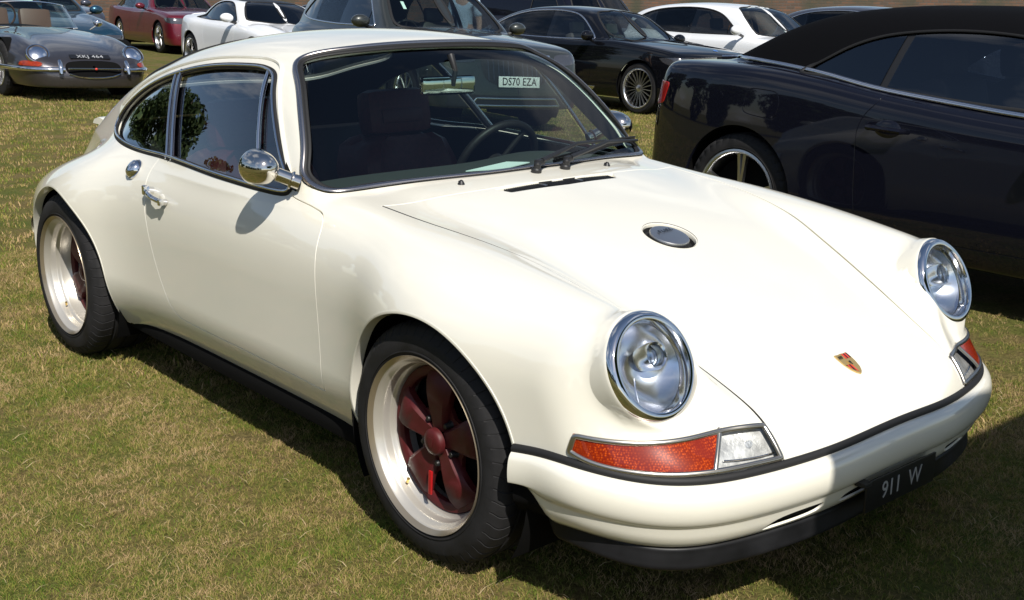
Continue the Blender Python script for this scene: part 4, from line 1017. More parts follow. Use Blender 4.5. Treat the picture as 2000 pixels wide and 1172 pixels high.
    m = MB(); V = [(-.700, -.11, .868), (-.742, .10, .874), (-.700, .165, .872), (-.665, .02, .868)]; m.add(V+[(a, b, c-.003) for a, b, c in V], [(0, 1, 2, 3), (7, 6, 5, 4), (0, 3, 7, 4), (1, 0, 4, 5), (2, 1, 5, 6), (3, 2, 6, 7)]); m.build('paper_leaflet', 'paper', car)
# ------------------------------------------------------------------ ground shape
GY = Crv([(-60, 0), (0, 0), (1.8, 0), (4, -.085), (6, -.19), (12, -.51), (20, -.80), (40, -1.2), (80, -1.6)], .5)
def ground_z(x, y): return float(GY(y))
def stand(o, x, y, rz, sc=1.0):
    """put a car on the field, standing square to the slope"""
    z = ground_z(x, y); e = .5
    gx = (ground_z(x+e, y)-ground_z(x-e, y))/(2*e); gy = (ground_z(x, y+e)-ground_z(x, y-e))/(2*e)
    upv = Vector((-gx, -gy, 1)).normalized(); f = Vector((math.cos(rz), math.sin(rz), 0)); f = (f-upv*f.dot(upv)).normalized(); l = upv.cross(f)
    m = Matrix((f, l, upv)).transposed().to_4x4(); m = m @ Matrix.Scale(sc, 4); m.translation = (x, y, z); o.matrix_world = m

# ------------------------------------------------------------------ the parked cars
def fan_grow(F, x0, x1, nm, nf, th, z0, rmax=1.8):
    """mesh half a car body: sections along the middle, fans of rays round nose and tail"""
    a = np.linspace(R_(88.5), 0, nf, endpoint=False); mid = np.linspace(x0, x1, nm)
    X0 = np.concatenate([np.full(nf, x0), mid, np.full(nf, x1)]); AL = np.concatenate([-a, np.zeros(nm), a[::-1]])
    X, TH = np.meshgrid(X0, th, indexing='ij'); A = np.broadcast_to(AL[:, None], X.shape)
    sx = np.sin(A); cy = -np.cos(A)*np.cos(TH); cz = np.cos(A)*np.sin(TH)
    pos = lambda r: (X+r*sx, r*cy, z0+r*cz)
    found = np.zeros(X.shape, bool); lo = np.zeros_like(X); hi = np.zeros_like(X); rs = np.linspace(rmax, .0, 60); prev = rs[0]
    for r in rs[1:]:
        v = F(*pos(np.full_like(X, r))); new = (v < 0) & ~found; lo[new] = r; hi[new] = prev; found |= new; prev = r
    for _ in range(20):
        m = (lo+hi)/2; neg = F(*pos(m)) < 0; lo = np.where(neg, m, lo); hi = np.where(neg, hi, m)
    V = np.stack(pos((lo+hi)/2), -1); e = 3e-3
    g = np.stack([F(V[..., 0]+e, V[..., 1], V[..., 2])-F(V[..., 0]-e, V[..., 1], V[..., 2]), F(V[..., 0], V[..., 1]+e, V[..., 2])-F(V[..., 0], V[..., 1]-e, V[..., 2]), F(V[..., 0], V[..., 1], V[..., 2]+e)-F(V[..., 0], V[..., 1], V[..., 2]-e)], -1)
    g /= np.linalg.norm(g, axis=-1, keepdims=True)+1e-12
    n, m = X.shape; I = np.arange(n*m).reshape(n, m); A_ = I[:-1, :-1].ravel(); B = I[1:, :-1].ravel(); C = I[1:, 1:].ravel(); D = I[:-1, 1:].ravel()
    T = np.concatenate([np.stack([A_, B, C], 1), np.stack([A_, C, D], 1)]); V = V.reshape(-1, 3); N = g.reshape(-1, 3)
    fn = np.cross(V[T[:, 1]]-V[T[:, 0]], V[T[:, 2]]-V[T[:, 0]])
    T = T[np.linalg.norm(fn, axis=1) > 1e-10]; fn = np.cross(V[T[:, 1]]-V[T[:, 0]], V[T[:, 2]]-V[T[:, 0]])
    if np.sum(fn*N[T[:, 0]]) < 0: T = T[:, ::-1]
    return V, N, T
def alloy(parent, x, y, z, side, r, w, rr, n, rim_mat='silver_alloy', twin=0.0, wide=.03, hi=False):
    e = empty('wheel'); e.parent = parent; e.location = (x, y, z)
    if side > 0: e.rotation_euler = (0, 0, math.pi)
    t = tyre_mesh(r, w, rr-.004, 40, hi).build('tyre', 'tyre_rubber', e); t.location = (0, w/2, 0)
    m = MB(); m.lathe([(rr, .002), (rr-.012, .0), (rr-.020, .006), (rr-.026, .02), (rr-.03, w*.85)], 48 if hi else 32, axis=(0, 1, 0)); m.build('rim', rim_mat, e)
    for k in range(n):
        s = MB(); a0 = 2*math.pi*k/n+.25
        for off in ((-twin, twin) if twin else (0,)):
            a = a0; ca, sa = math.cos(a), math.sin(a); V = []
            for r_, t_, yy in ((.04, wide*.75, .030), (rr*.6, wide*.8, .022), (rr-.018, wide, .012)):
                o_ = off*(r_/rr if twin < .05 else 1)
                for u, d in ((-1, .02), (-.7, 0), (.7, 0), (1, .02)): tt = o_+u*t_/2; V.append((r_*ca-tt*sa, yy+d, r_*sa+tt*ca))
            s.add(V, [(i*4+j, i*4+j+1, i*4+j+5, i*4+j+4) for i in range(2) for j in range(3)], False)
        s.build('spoke', rim_mat, e)
    h = MB(); h.lathe([(.0005, .024), (.03, .025), (.05, .032), (.055, .06)], 20, axis=(0, 1, 0)); h.build('hub', rim_mat, e)
    d = MB(); d.lathe([(.02, .075), (rr*.78, .075), (rr*.78, .10)], 32, axis=(0, 1, 0)); d.lathe([(rr-.03, .13), (.02, .135)], 32, axis=(0, 1, 0)); d.build('brake_disc', 'dark_void', e)
    return e
def bg_car(name, label, cat, sp):
    """a parked car from a table of profile curves; local x forward from the front axle, z up from the ground"""
    g = sp.get
    zt = Crv(sp['top'], .06); Wb = Crv(sp['width'], .07); crown = g('crown', .06)
    Rc = Crv(sp['roof'], .07) if g('roof') else None; wg = Crv(sp['glass_w'], .06) if g('roof') else None
    zb, thl = g('belt', .95), g('tumble', .45); xn, pn, tn = sp['nose']; xt, pt, tt = sp['tail']; wsx, wss, wsc = g('screen', (-.5, 1.3, .2))
    ks, kn, ke = g('k_side', .16), g('k_nose', .14), g('k_green', .05); up_ = g('upper', .35)
    fz = Crv(g('fender', [(-9, 0), (9, 0)]), .1) if g('fender') else None
    zlow = g('sill', .22)
    def F(x, y, z):
        ya = np.abs(y); T = zt(x)-crown*y*y
        if fz is not None: T = T+fz(x)*np.exp(-((ya-g('fender_y', .62))/.13)**2)
        W = Wb(x)-1.0*np.maximum(.42-z, 0)**2-up_*np.maximum(z-.62, 0)**2
        low = smax(z-T, ya-W, ks)
        low = smax(low, x-(xn-pn*y*y-tn*np.abs(z-g('nose_z', .5))**2-g('nose_rake', .12)*(z-.5)), kn); low = smax(low, -x+xt+pt*y*y+tt*np.maximum(z-.55, -.15)**2*np.sign(z-.55)*1.0, kn)
        low = smax(low, zlow-z, .04)
        if Rc is None: return low
        zz = np.maximum(z-zb, -.1); gr = smax(z-(Rc(x)-.10*y*y-.12*y**4), ya-(wg(x)-thl*zz-.25*zz*np.abs(zz)), g('k_rail', .13))
        gr = smax(gr, (x-(wsx-wss*(z-zb)-wsc*y*y))*(1/math.hypot(1, wss))*1.2, .09); gr = smax(smax(gr, .55-z, .02), xt+.22-x, .06)
        return smin(low, gr, ke)
    hi = g('hi', 1.0); th = np.concatenate([np.linspace(R_(-90), R_(-36), int(14*hi), endpoint=False), np.linspace(R_(-36), R_(90), int(74*hi))])
    S = fan_grow(F, xt+.75, xn-.75, int(92*hi), int(24*hi), th, g('core_z', .52))
    root = empty(name); tag(root, label, cat, g('group'))
    tree = bvh(S); side = lambda V: V[:, [0, 2]]
    B = S; paint = sp['paint']; inner = S; loop = []
    def dual(nm, A, mat, par=None, fl=0.0, N=True):
        if len(A[2]) == 0: return None
        if fl: A = flange(A, fl, .002, lambda V: (np.abs(V[:, 1]) < 1e-3) | (V[:, 2] < zlow+.02))
        A = join(A, mirror(A)); return mesh_obj(nm, A[0], A[2], mat, par or root, N=A[1])
    def sided(nm, A, mat, par=None, fl=0.0, sides=(-1, 1)):
        if fl: A = flange(A, fl, .002)
        out = []
        for s_ in sides:
            a = A if s_ < 0 else mirror(A); out.append(mesh_obj(nm, a[0], a[2], mat, par or root, N=a[1]))
        return out
    # windows
    if g('screen_out'):
        so = spl2(sp['screen_out'], 90); WS = np.concatenate([so, (so*np.array([-1, 1]))[::-1]]) if g('screen_half', True) else so
        fw = lambda A: np.where((A[1][:, 0] > .15) & (A[0][:, 0] < xn-.3), sdf(WS, A[0][:, [1, 2]]), .1)
        dual('windscreen', offset(clip(S, fw(S)+.004), -.006), g('screen_mat', 'windscreen_glass')); B = clip(B, -fw(B)); inner = clip(inner, -fw(inner))
        p, n_ = drop(bvh(join(S, mirror(S))), [(3.5, a+(1e-4 if abs(a) < 1e-4 else 0), b) for a, b in resample(WS, 110)], (-1, 0, 0)); p = smooth_loop(p, 5); n_ = smooth_loop(n_, 8)
        MB().sweep(p, n_, pr(.018, .006), closed=True).build('windscreen_seal', 'rubber', root)
    if g('glass_out'):
        D = spl2(sp['glass_out'], 130); f = lambda A: sdf(D, side(A[0]))
        G = offset(clip(S, f(S)+.004), -.008); cuts = sp.get('pillars', []); xs_ = [-99]+[c for c in cuts]+[99]
        B = clip(B, -f(B)); inner = clip(inner, -f(inner))
        edges = [None]+list(cuts)+[None]
        for i in range(len(edges)-1):
            P_ = G; a, b = edges[i], edges[i+1]
            if a is not None: P_ = clip(P_, (a[0]+a[1]*(P_[0][:, 2]-zb)+a[2])-P_[0][:, 0])
            if b is not None: P_ = clip(P_, P_[0][:, 0]-(b[0]+b[1]*(P_[0][:, 2]-zb)-b[2]))
            if len(P_[2]): sided('side_window', P_, sp.get('side_mat', 'side_glass'))
        for c in cuts:
            P_ = clip(clip(offset(G, -.004), (c[0]+c[1]*(G[0][:, 2]-zb)-c[2])-G[0][:, 0]), np.full(1, -1.0)) if False else clip(offset(G, -.004), np.abs(G[0][:, 0]-(c[0]+c[1]*(G[0][:, 2]-zb)))-c[2])
            if len(P_[2]): sided('door_pillar', P_, 'black_plastic')
        pd, nd = drop(tree, [(a, -2.5, b) for a, b in resample(D, 130)], (0, 1, 0)); pd = smooth_loop(pd, 3); nd = smooth_loop(nd, 6)
        for s_ in (-1, 1):
            k = np.array([1, 1.0 if s_ < 0 else -1.0, 1]); MB().sweep(pd*k, nd*k, pr(.011, .006), closed=True).build('window_trim', g('trim', 'rubber'), root)
    if g('soft_top'):
        D2 = spl2(sp['soft_top'], 80); f2 = lambda A: np.where(A[0][:, 2] > zb-.12, sdf(D2, side(A[0])), .1)
        dual('soft_top', offset(clip(B, f2(B)), .006), 'soft_top_cloth', fl=.02); B = clip(B, -f2(B))
    # wheel openings
    ar = g('arch_r', .37); zc_ = g('wheel_r', .33)
    for xa in (0.0, -sp['base']):
        fa = lambda A: np.where(np.abs(A[0][:, 1]) > .35, ar-np.hypot(A[0][:, 0]-xa, A[0][:, 2]-zc_-.01), -.1)
        B = clip(B, fa(B)); inner = clip(inner, fa(inner))
        w = MB(); ang = np.linspace(R_(-35), R_(215), 28)
        for s_ in (-1, 1):
            V = [(xa+(ar+.012)*math.cos(t), s_*yy, zc_+.01+(ar+.012)*math.sin(t)) for yy in (float(Wb(xa))-.05, .38) for t in ang]; nn = len(ang)
            w = MB(); w.add(V, [(i, i+1, nn+i+1, nn+i) for i in range(nn-1)]+[list(range(nn, 2*nn))], True); w.build('wheel_well', 'dark_void', root)
    # doors and flaps cut out of the side
    for nm, poly in g('panels', []):
        D3 = spl2(poly, 90); f3 = lambda A: sdf(D3, side(A[0])); dl = sided(nm, clip(B, f3(B)+.0025), paint, fl=.012); B = clip(B, -(f3(B)-.0025))
    # patches: lamps, grilles, trims seen from the front, the side or behind
    for nm, view, poly, mat, off, sym in g('patches', []):
        D4 = spl2(poly, 60)
        if view == 'front': f4 = lambda A: np.where(A[1][:, 0] > .05, sdf(D4, A[0][:, [1, 2]]), .1)
        elif view == 'rear': f4 = lambda A: np.where(A[1][:, 0] < -.05, sdf(D4, A[0][:, [1, 2]]), .1)
        elif view == 'top': f4 = lambda A: np.where(A[1][:, 2] > .2, sdf(D4, A[0][:, [0, 1]]), .1)
        else: f4 = lambda A: sdf(D4, side(A[0]))
        src = S if sym else join(S, mirror(S)); P4 = offset(clip(src, f4(src)), off)
        if len(P4[2]):
            if sym: sided(nm, P4, mat, fl=.012)
            else: A = flange(P4, .012, .002); mesh_obj(nm, A[0], A[2], mat, root, N=A[1])
    dual('body_shell', B, paint, fl=.018)
    inn = offset(inner, -.022); inn = join(inn, mirror(inn)); mesh_obj('inner_shell', inn[0], inn[2], 'headlining', root, N=-inn[1])
    fl = MB(); fl.box(((xt+xn)/2-.0, 0, zlow+.02), ((xn-xt)*.62, float(Wb(-sp['base']/2))*1.5, .04)); fl.build('floor_pan', 'dark_void', root)
    # wheels
    r, rr, n = g('wheel_r', .33), g('rim_r', .24), g('spokes', 5)
    for xa in (0.0, -sp['base']):
        for s_ in (-1, 1): alloy(root, xa, s_*(float(Wb(xa))-.028), r, s_, r, .22, rr, n, g('rim_mat', 'silver_alloy'), g('twin', 0.0), g('spoke_w', .035), hi > 1.3)
    # seats and dash
    if g('roof') or g('open_cabin'):
        sm = g('seat_mat', 'black_leather'); xs0 = g('seat_x', wsx-1.15)
        for y_ in (-.37, .37):
            m = MB(); m.box((xs0, y_, zb-.22), (.16, .46, .60), Matrix.Rotation(R_(-14), 3, 'Y'), bev=.06); m.box((xs0-.11, y_, zb+.16), (.10, .26, .17), Matrix.Rotation(R_(-10), 3, 'Y'), bev=.04); m.build('front_seat', sm, root)
        m = MB(); m.box((wsx-.28, 0, zb-.13), (.46, 1.25, .20), bev=.06); m.build('dashboard', 'black_plastic', root)
        m = MB(); c_ = np.array([wsx-.62, g('steer', -.36), zb-.08]); u_ = unit([.35, 0, .94]); m.tube([c_+.17*(math.cos(t)*u_+math.sin(t)*np.array([0, 1.0, 0])) for t in np.linspace(0, 2*math.pi, 28, endpoint=False)], .014, 6, closed=True); m.tube([c_-u_*.16, c_+u_*.16], .012, 6); m.build('steering_wheel', 'black_leather', root)
    # mirrors
    if g('mirror'):
        mx_, my_, mz_ = sp['mirror']
        for s_ in (-1, 1):
            e = empty('door_mirror'); e.parent = root
            m = MB(); m.ball((mx_, s_*my_, mz_), (.075, .115, .075), 18, 10); m.build('mirror_shell', g('mirror_mat', paint), e)
            m = MB(); m.tube([(mx_-.01, s_*(my_-.06), mz_-.05), (mx_-.03, s_*(my_-.20), mz_-.09)], .022, 8); m.build('mirror_stalk', 'black_plastic', e)
    return root, S, tree
def lettering_plate(parent, txt, c, nrm, size, mats, tsize, yaw=None):
    nrm = unit(nrm); a = unit(np.cross([0, 0, 1], nrm)); u = np.cross(nrm, a); R3 = Matrix((tuple(nrm), tuple(a), tuple(u))).transposed()
    m = MB(); m.box(tuple(c), (.012, size[0], size[1]), R3, bev=.003); p = m.build('number_plate', mats[0], parent)
    text_on('plate_lettering', txt, tsize, (np.array(c)+nrm*.0068, a, u, nrm), mats[1], p, .0006, 1.05, 0, .85, .0012)
    return p
# ------------------------------------------------------------------ table of the parked cars
def parked_cars():
    # black soft-top convertible beside the coupe
    spc = dict(paint='navy_black_paint', hi=1.9, base=2.72, wheel_r=.345, rim_r=.257, spokes=5, twin=.022, spoke_w=.030, arch_r=.378, sill=.20,
        top=[(1.0, .60), (.85, .70), (.5, .82), (0, .88), (-.6, .92), (-1.2, .945), (-1.9, 1.005), (-2.3, 1.055), (-2.7, 1.085), (-3.1, 1.082), (-3.45, 1.06), (-3.58, 1.02), (-3.8, .9)], crown=.05,
        width=[(1.0, .72), (.85, .82), (.5, .91), (0, .93), (-1.4, .925), (-2.5, .930), (-2.9, .915), (-3.2, .875), (-3.45, .80), (-3.7, .70)],
        nose=(.90, .20, .3), tail=(-3.56, .17, .30), roof=[(-3.6, .86), (-3.35, .97), (-3.1, 1.09), (-2.9, 1.19), (-2.65, 1.305), (-2.38, 1.375), (-2.0, 1.408), (-1.6, 1.415), (-1.2, 1.40), (-.8, 1.32), (-.5, 1.2)],
        glass_w=[(-.3, .74), (-.8, .80), (-1.5, .825), (-2.2, .815), (-2.7, .775), (-3.1, .69), (-3.5, .56)], belt=.98, tumble=.40, screen=(-.50, 1.5, .2), k_green=.03, k_rail=.16,
        screen_out=[(0, .99), (-.55, .97), (-.68, .99), (-.60, 1.20), (-.52, 1.30), (-.3, 1.335), (0, 1.34)],
        glass_out=[(-2.46, 1.035, 1), (-2.34, 1.105), (-2.209, 1.182), (-2.066, 1.236), (-1.92, 1.264), (-1.683, 1.284), (-1.45, 1.282), (-1.25, 1.262), (-1.0, 1.20), (-.72, .985, 1), (-.75, .955, 1), (-1.19, .945), (-1.9, .985), (-2.25, 1.022)],
        pillars=[(-1.945, .19, .022)], trim='rubber', side_mat='reflective_side_glass', k_nose=.10, seat_x=-1.75, k_side=.15, upper=.10,
        soft_top=[(-3.20, 1.062, 1), (-2.9, 1.082), (-2.6, 1.066), (-2.44, 1.046), (-2.2, 1.10), (-1.9, 1.15), (-1.2, 1.15), (-.84, 1.10, 1), (-.95, 1.30), (-1.1, 1.6, 1), (-3.4, 1.6, 1)],
        panels=[('door', [(-1.86, 1.02, 1), (-1.90, .93), (-1.955, .86), (-1.985, .79), (-1.976, .607), (-1.958, .43), (-1.93, .33), (-1.85, .31), (-.66, .31, 1), (-.60, .5), (-.62, .8), (-.72, .96, 1), (-1.2, .97)]),
                ('fuel_flap', [(-2.675, .925), (-2.58, .932), (-2.485, .918), (-2.465, .87), (-2.482, .805), (-2.50, .790), (-2.60, .792), (-2.685, .806), (-2.70, .82), (-2.69, .87)])],
        patches=[('tail_lamp', 'side', [(-3.30, .915, 1), (-3.36, .92), (-3.6, .93, 1), (-3.6, .79, 1), (-3.40, .79), (-3.345, .80, 1)], 'red_lens', .004, True)],
        mirror=(-.78, 1.0, 1.0))
    r, S, tree = bg_car('convertible_car', 'glossy black convertible with black cloth soft top parked beside the cream coupe', 'car', spc)
    stand(r, .93, 3.53, 0)
    # chrome strip along the belt, handle, lamp
    bl = [(-3.22, 1.066), (-3.0, 1.080), (-2.7, 1.070), (-2.45, 1.050), (-2.298, 1.034), (-2.1, 1.004), (-1.906, .978), (-1.5, .945), (-1.189, .922), (-.8, .905)]
    pb, nb = drop(tree, [(a, -2.5, b) for a, b in spl2(bl, 60, False)], (0, 1, 0)); pb = smooth_loop(pb, 4, False); nb = smooth_loop(nb, 6, False)
    for s_ in (-1, 1):
        k = np.array([1, 1.0 if s_ < 0 else -1.0, 1]); MB().sweep((pb+nb*.008)*k, nb*k, pr(.0125, .007)).build('belt_strip', 'satin_bright', r)
        hp, hn = drop(tree, [(-1.91, -2.5, .805), (-1.73, -2.5, .800)], (0, 1, 0)); m = MB()
        m.tube(np.array([hp[0]-hn[0]*.0, hp[0]+hn[0]*.035, (hp[0]+hp[1])/2+hn[0]*.045, hp[1]+hn[1]*.04, hp[1]])*k, [.012, .014, .013, .014, .012], 8); m.ball(tuple(((hp[0]+hp[1])/2-hn[0]*.01)*k), (.085, .02, .05), 18, 10); m.build('door_handle', 'navy_black_paint', r)
    # black saloon
    spb = dict(paint='black_paint', hi=1.25, base=3.15, wheel_r=.36, rim_r=.285, spokes=20, spoke_w=.016, arch_r=.395, sill=.20, k_side=.11, top=[(1.0, .60), (.85, .84), (.6, .93), (.2, .99), (-.3, 1.03), (-.7, 1.05), (-1.5, 1.02), (-3.0, 1.05), (-3.8, 1.06), (-4.2, 1.02), (-4.4, .9)],
        width=[(1.0, .72), (.8, .86), (.5, .93), (0, .95), (-1.6, .945), (-3.2, .95), (-3.8, .90), (-4.3, .78)], nose=(.90, .16, .35), tail=(-4.25, .18, .2), crown=.06,
        roof=[(-.4, 1.15), (-.8, 1.30), (-1.2, 1.405), (-1.6, 1.46), (-2.1, 1.48), (-2.6, 1.46), (-3.1, 1.38), (-3.5, 1.25), (-3.9, 1.08), (-4.1, .95)], glass_w=[(-.4, .76), (-.9, .82), (-1.8, .84), (-2.8, .82), (-3.5, .74), (-4.0, .62)], belt=.99, tumble=.42, screen=(-.62, 1.55, .22),
        screen_out=[(0, 1.03), (-.55, 1.01), (-.71, 1.02), (-.66, 1.16), (-.57, 1.33), (-.48, 1.395), (-.25, 1.415), (0, 1.42)],
        glass_out=[(-.98, 1.0, 1), (-1.15, 1.13), (-1.4, 1.29), (-1.6, 1.36), (-1.9, 1.395), (-2.3, 1.395), (-2.7, 1.365), (-3.1, 1.28), (-3.4, 1.16), (-3.62, 1.03, 1), (-3.2, 1.005), (-2, .985)], pillars=[(-2.02, -.1, .045), (-3.22, -.25, .02)], trim='satin_bright', side_mat='tinted_side_glass',
        panels=[('front_door', [(-.93, .98, 1), (-1.99, .985, 1), (-2.02, .8), (-2.0, .45), (-1.98, .34, 1), (-.98, .33, 1), (-.95, .6)]), ('rear_door', [(-2.03, .985, 1), (-3.3, 1.0, 1), (-3.18, .85), (-2.95, .72), (-2.75, .5), (-2.66, .34, 1), (-2.02, .34, 1), (-2.05, .6)])],
        patches=[('headlight', 'side', [(.36, .80, 1), (.62, .82), (.95, .82, 1), (.95, .70, 1), (.70, .70), (.50, .735)], 'dark_lens', .003, True), ('grille', 'front', [(-.40, .72, 1), (-.40, .46), (-.34, .40), (-.04, .40), (-.03, .72, 1)], 'black_plastic', .004, True), ('grille_frame', 'front', [(-.43, .75, 1), (-.43, .735, 1), (-.02, .735, 1), (-.02, .75, 1)], 'chrome', .008, True), ('side_trim', 'side', [(-.84, .62, 1), (-.82, .62, 1), (-.83, .33, 1), (-2.8, .315, 1), (-2.8, .295, 1), (-.86, .30)], 'satin_bright', .004, True)],
        mirror=(-.98, 1.02, 1.05), seat_mat='cream_leather', upper=.30)
    r, S, tree = bg_car('saloon_car', 'long black saloon with bright multi spoke wheels and chrome window trim', 'car', spb); stand(r, -9.5, 11.0, 0)
    for zz in (-.02, .02):
        pass
    pn_, nn_ = drop(bvh(join(S, mirror(S))), [(.60, .001, 3)], (0, 0, -1)); m = MB(); m.lathe([(.041, 0), (.041, .006), (.036, .008)], 24, tuple(pn_[0]), tuple(nn_[0])); bd = m.build('bonnet_badge', 'chrome', r)
    m = MB(); m.lathe([(.0005, .0085), (.035, .0085), (.036, .006)], 20, tuple(pn_[0]), tuple(nn_[0])); m.build('badge_face', 'blue_enamel', bd)
    for y_ in (-.66, -.52, .52, .66):
        p_, n_ = drop(tree, [(2.5, -abs(y_), .765)], (-1, 0, 0)); k = np.array([1, 1.0 if y_ < 0 else -1.0, 1]); m = MB(); m.lathe([(.0005, .010), (.03, .009), (.042, .004), (.045, -.004)], 20, tuple(p_[0]*k), tuple(n_[0]*k)); m.build('headlight_unit', 'lamp_reflector', r)
    m = MB(); pw_ = [(-.74, .42, 1.02), (-1.02, .30, 1.22)]
    # olive grey crossover
    spd = dict(paint='olive_grey_paint', hi=1.3, base=2.74, wheel_r=.355, rim_r=.245, spokes=10, spoke_w=.03, arch_r=.41, sill=.26, top=[(1.1, .65), (.88, .88), (.6, .97), (.2, 1.02), (-.3, 1.06), (-.7, 1.08), (-1.5, 1.06), (-3.0, 1.06), (-3.5, 1.05), (-3.7, .95)],
        width=[(1.05, .72), (.85, .85), (.5, .93), (0, .955), (-1.4, .945), (-2.8, .955), (-3.3, .91), (-3.7, .80)], nose=(.92, .17, .30), tail=(-3.62, .16, .1), crown=.08,
        roof=[(-.3, 1.15), (-.7, 1.36), (-1.1, 1.52), (-1.5, 1.585), (-2.0, 1.60), (-2.6, 1.57), (-3.1, 1.50), (-3.4, 1.38), (-3.7, 1.1)], glass_w=[(-.3, .78), (-.9, .84), (-1.8, .86), (-2.8, .84), (-3.4, .76), (-3.7, .7)], belt=1.05, tumble=.38, screen=(-.50, 1.4, .22),
        screen_out=[(0, 1.07), (-.6, 1.06), (-.73, 1.07), (-.68, 1.24), (-.60, 1.44), (-.5, 1.51), (-.25, 1.535), (0, 1.54)],
        glass_out=[(-.92, 1.05, 1), (-1.1, 1.20), (-1.35, 1.385), (-1.6, 1.47), (-1.95, 1.50), (-2.4, 1.49), (-2.8, 1.43), (-3.05, 1.32), (-3.28, 1.13, 1), (-2.9, 1.08), (-2, 1.045)], pillars=[(-1.86, -.05, .05), (-2.72, -.2, .02), (-1.15, 0, .012)], trim='satin_bright', side_mat='tinted_side_glass',
        patches=[('headlight', 'front', [(-.84, .86, 1), (-.52, .83), (-.50, .755, 1), (-.70, .74), (-.85, .78)], 'dark_lens', .004, True), ('grille', 'front', [(-.46, .84, 1), (-.40, .60), (-.30, .53), (0, .52, 1), (.30, .53), (.40, .60), (.46, .84, 1), (0, .86)], 'black_plastic', .003, False), ('lower_bumper', 'front', [(-.80, .46, 1), (-.62, .42), (-.4, .41), (.4, .41), (.62, .42), (.80, .46, 1), (.82, .28, 1), (-.82, .28, 1)], 'black_plastic', .003, False)],
        mirror=(-.85, 1.06, 1.10), seat_mat='black_leather', upper=.25)
    r, S, tree = bg_car('crossover_car', 'olive grey crossover seen through the cream coupe windows, white number plate', 'car', spd); stand(r, -8.4, 6.2, R_(-9))
    ft = bvh(join(S, mirror(S))); pp, nn = drop(ft, [(3, .0009, .555)], (-1, 0, 0)); lettering_plate(r, 'DS70 EZA', pp[0]+np.array([.012, 0, 0]), (1, 0, .05), (.52, .115), ('plate_white', 'plate_ink'), .115)
    for zz, ya, yb in ((.30, -.56, .56), (.375, -.50, .50)):
        ys_ = np.linspace(ya, yb, 25); p_, n_ = drop(ft, [(3, y+.0007, zz) for y in ys_], (-1, 0, 0)); MB().sweep(p_+n_*.006, n_, pr(.013, .008)).build('bumper_strip', 'satin_bright', r)
    for s_ in (-1, 1): p_, n_ = drop(ft, [(3, s_*.56, .30), (3, s_*.53, .34), (3, s_*.50, .375)], (-1, 0, 0)); MB().sweep(p_+n_*.006, n_, pr(.013, .008)).build('bumper_strip', 'satin_bright', r)
    p_, n_ = drop(ft, [(3, 0.0005+y*.02, .83-.0*y) for y in np.linspace(-22, 22, 31)], (-1, 0, 0)); MB().sweep(p_+n_*.008, n_, pr(.014, .008)).build('grille_bar', 'chrome', r)
    for y_ in np.linspace(-.36, .36, 13):
        p_, n_ = drop(ft, [(3, y_, z_) for z_ in np.linspace(.56, .80, 6)], (-1, 0, 0)); MB().tube(p_+n_*.004, .006, 5).build('grille_slat', 'slate_paint', r)
    m = MB(); p_, n_ = drop(ft, [(3, -.48, 1.30)], (-1, 0, 0)); m.box(tuple(p_[0]-np.array([.03, 0, 0])), (.004, .04, .13), Matrix.Rotation(R_(-50), 3, 'Y')); m.build('parking_ticket', 'paper', r)
    # white SUV
    spw = dict(spd); spw.update(paint='white_paint', hi=1.2, base=2.9, wheel_r=.37, spokes=5, patches=[('headlight', 'front', [(-.86, .86, 1), (-.60, .84), (-.56, .72, 1), (-.72, .68), (-.86, .74)], 'dark_lens', .004, True), ('lower_intake', 'front', [(-.5, .52), (.5, .52), (.5, .40), (-.5, .40)], 'black_plastic', .003, False)], trim='rubber', mirror=(-.78, 1.07, 1.13), group=None)
    spw['roof'] = [(-.3, 1.15), (-.7, 1.34), (-1.1, 1.475), (-1.5, 1.53), (-2.0, 1.545), (-2.6, 1.52), (-3.1, 1.45), (-3.4, 1.33), (-3.7, 1.1)]
    spw['screen_out'] = [(0, 1.08), (-.6, 1.07), (-.73, 1.08), (-.68, 1.22), (-.60, 1.40), (-.5, 1.465), (-.25, 1.49), (0, 1.495)]
    spw['glass_out'] = [(-.92, 1.06, 1), (-1.1, 1.20), (-1.35, 1.35), (-1.6, 1.42), (-1.95, 1.45), (-2.4, 1.44), (-2.8, 1.39), (-3.1, 1.29), (-3.32, 1.13, 1), (-2.9, 1.085), (-2, 1.055)]
    spw['panels'] = [('front_door', [(-.86, 1.05, 1), (-1.84, 1.05, 1), (-1.88, .8), (-1.86, .45), (-1.84, .38, 1), (-.92, .37, 1), (-.88, .6)])]
    r, S, tree = bg_car('suv_car', 'white SUV with dark windscreen parked behind the black saloon', 'car', spw); stand(r, -9.65, 14.6, 0, 1.08)
    # dark blue SUV whose roof shows behind the soft top
    spv = dict(spw); spv.update(paint='slate_paint', hi=.9, trim='satin_bright', panels=[], side_mat='tinted_side_glass')
    r, S, tree = bg_car('suv_car', 'dark blue grey SUV, only its roof shows behind the black soft top', 'car', spv); stand(r, -9.1, 18.6, 0, 1.13)
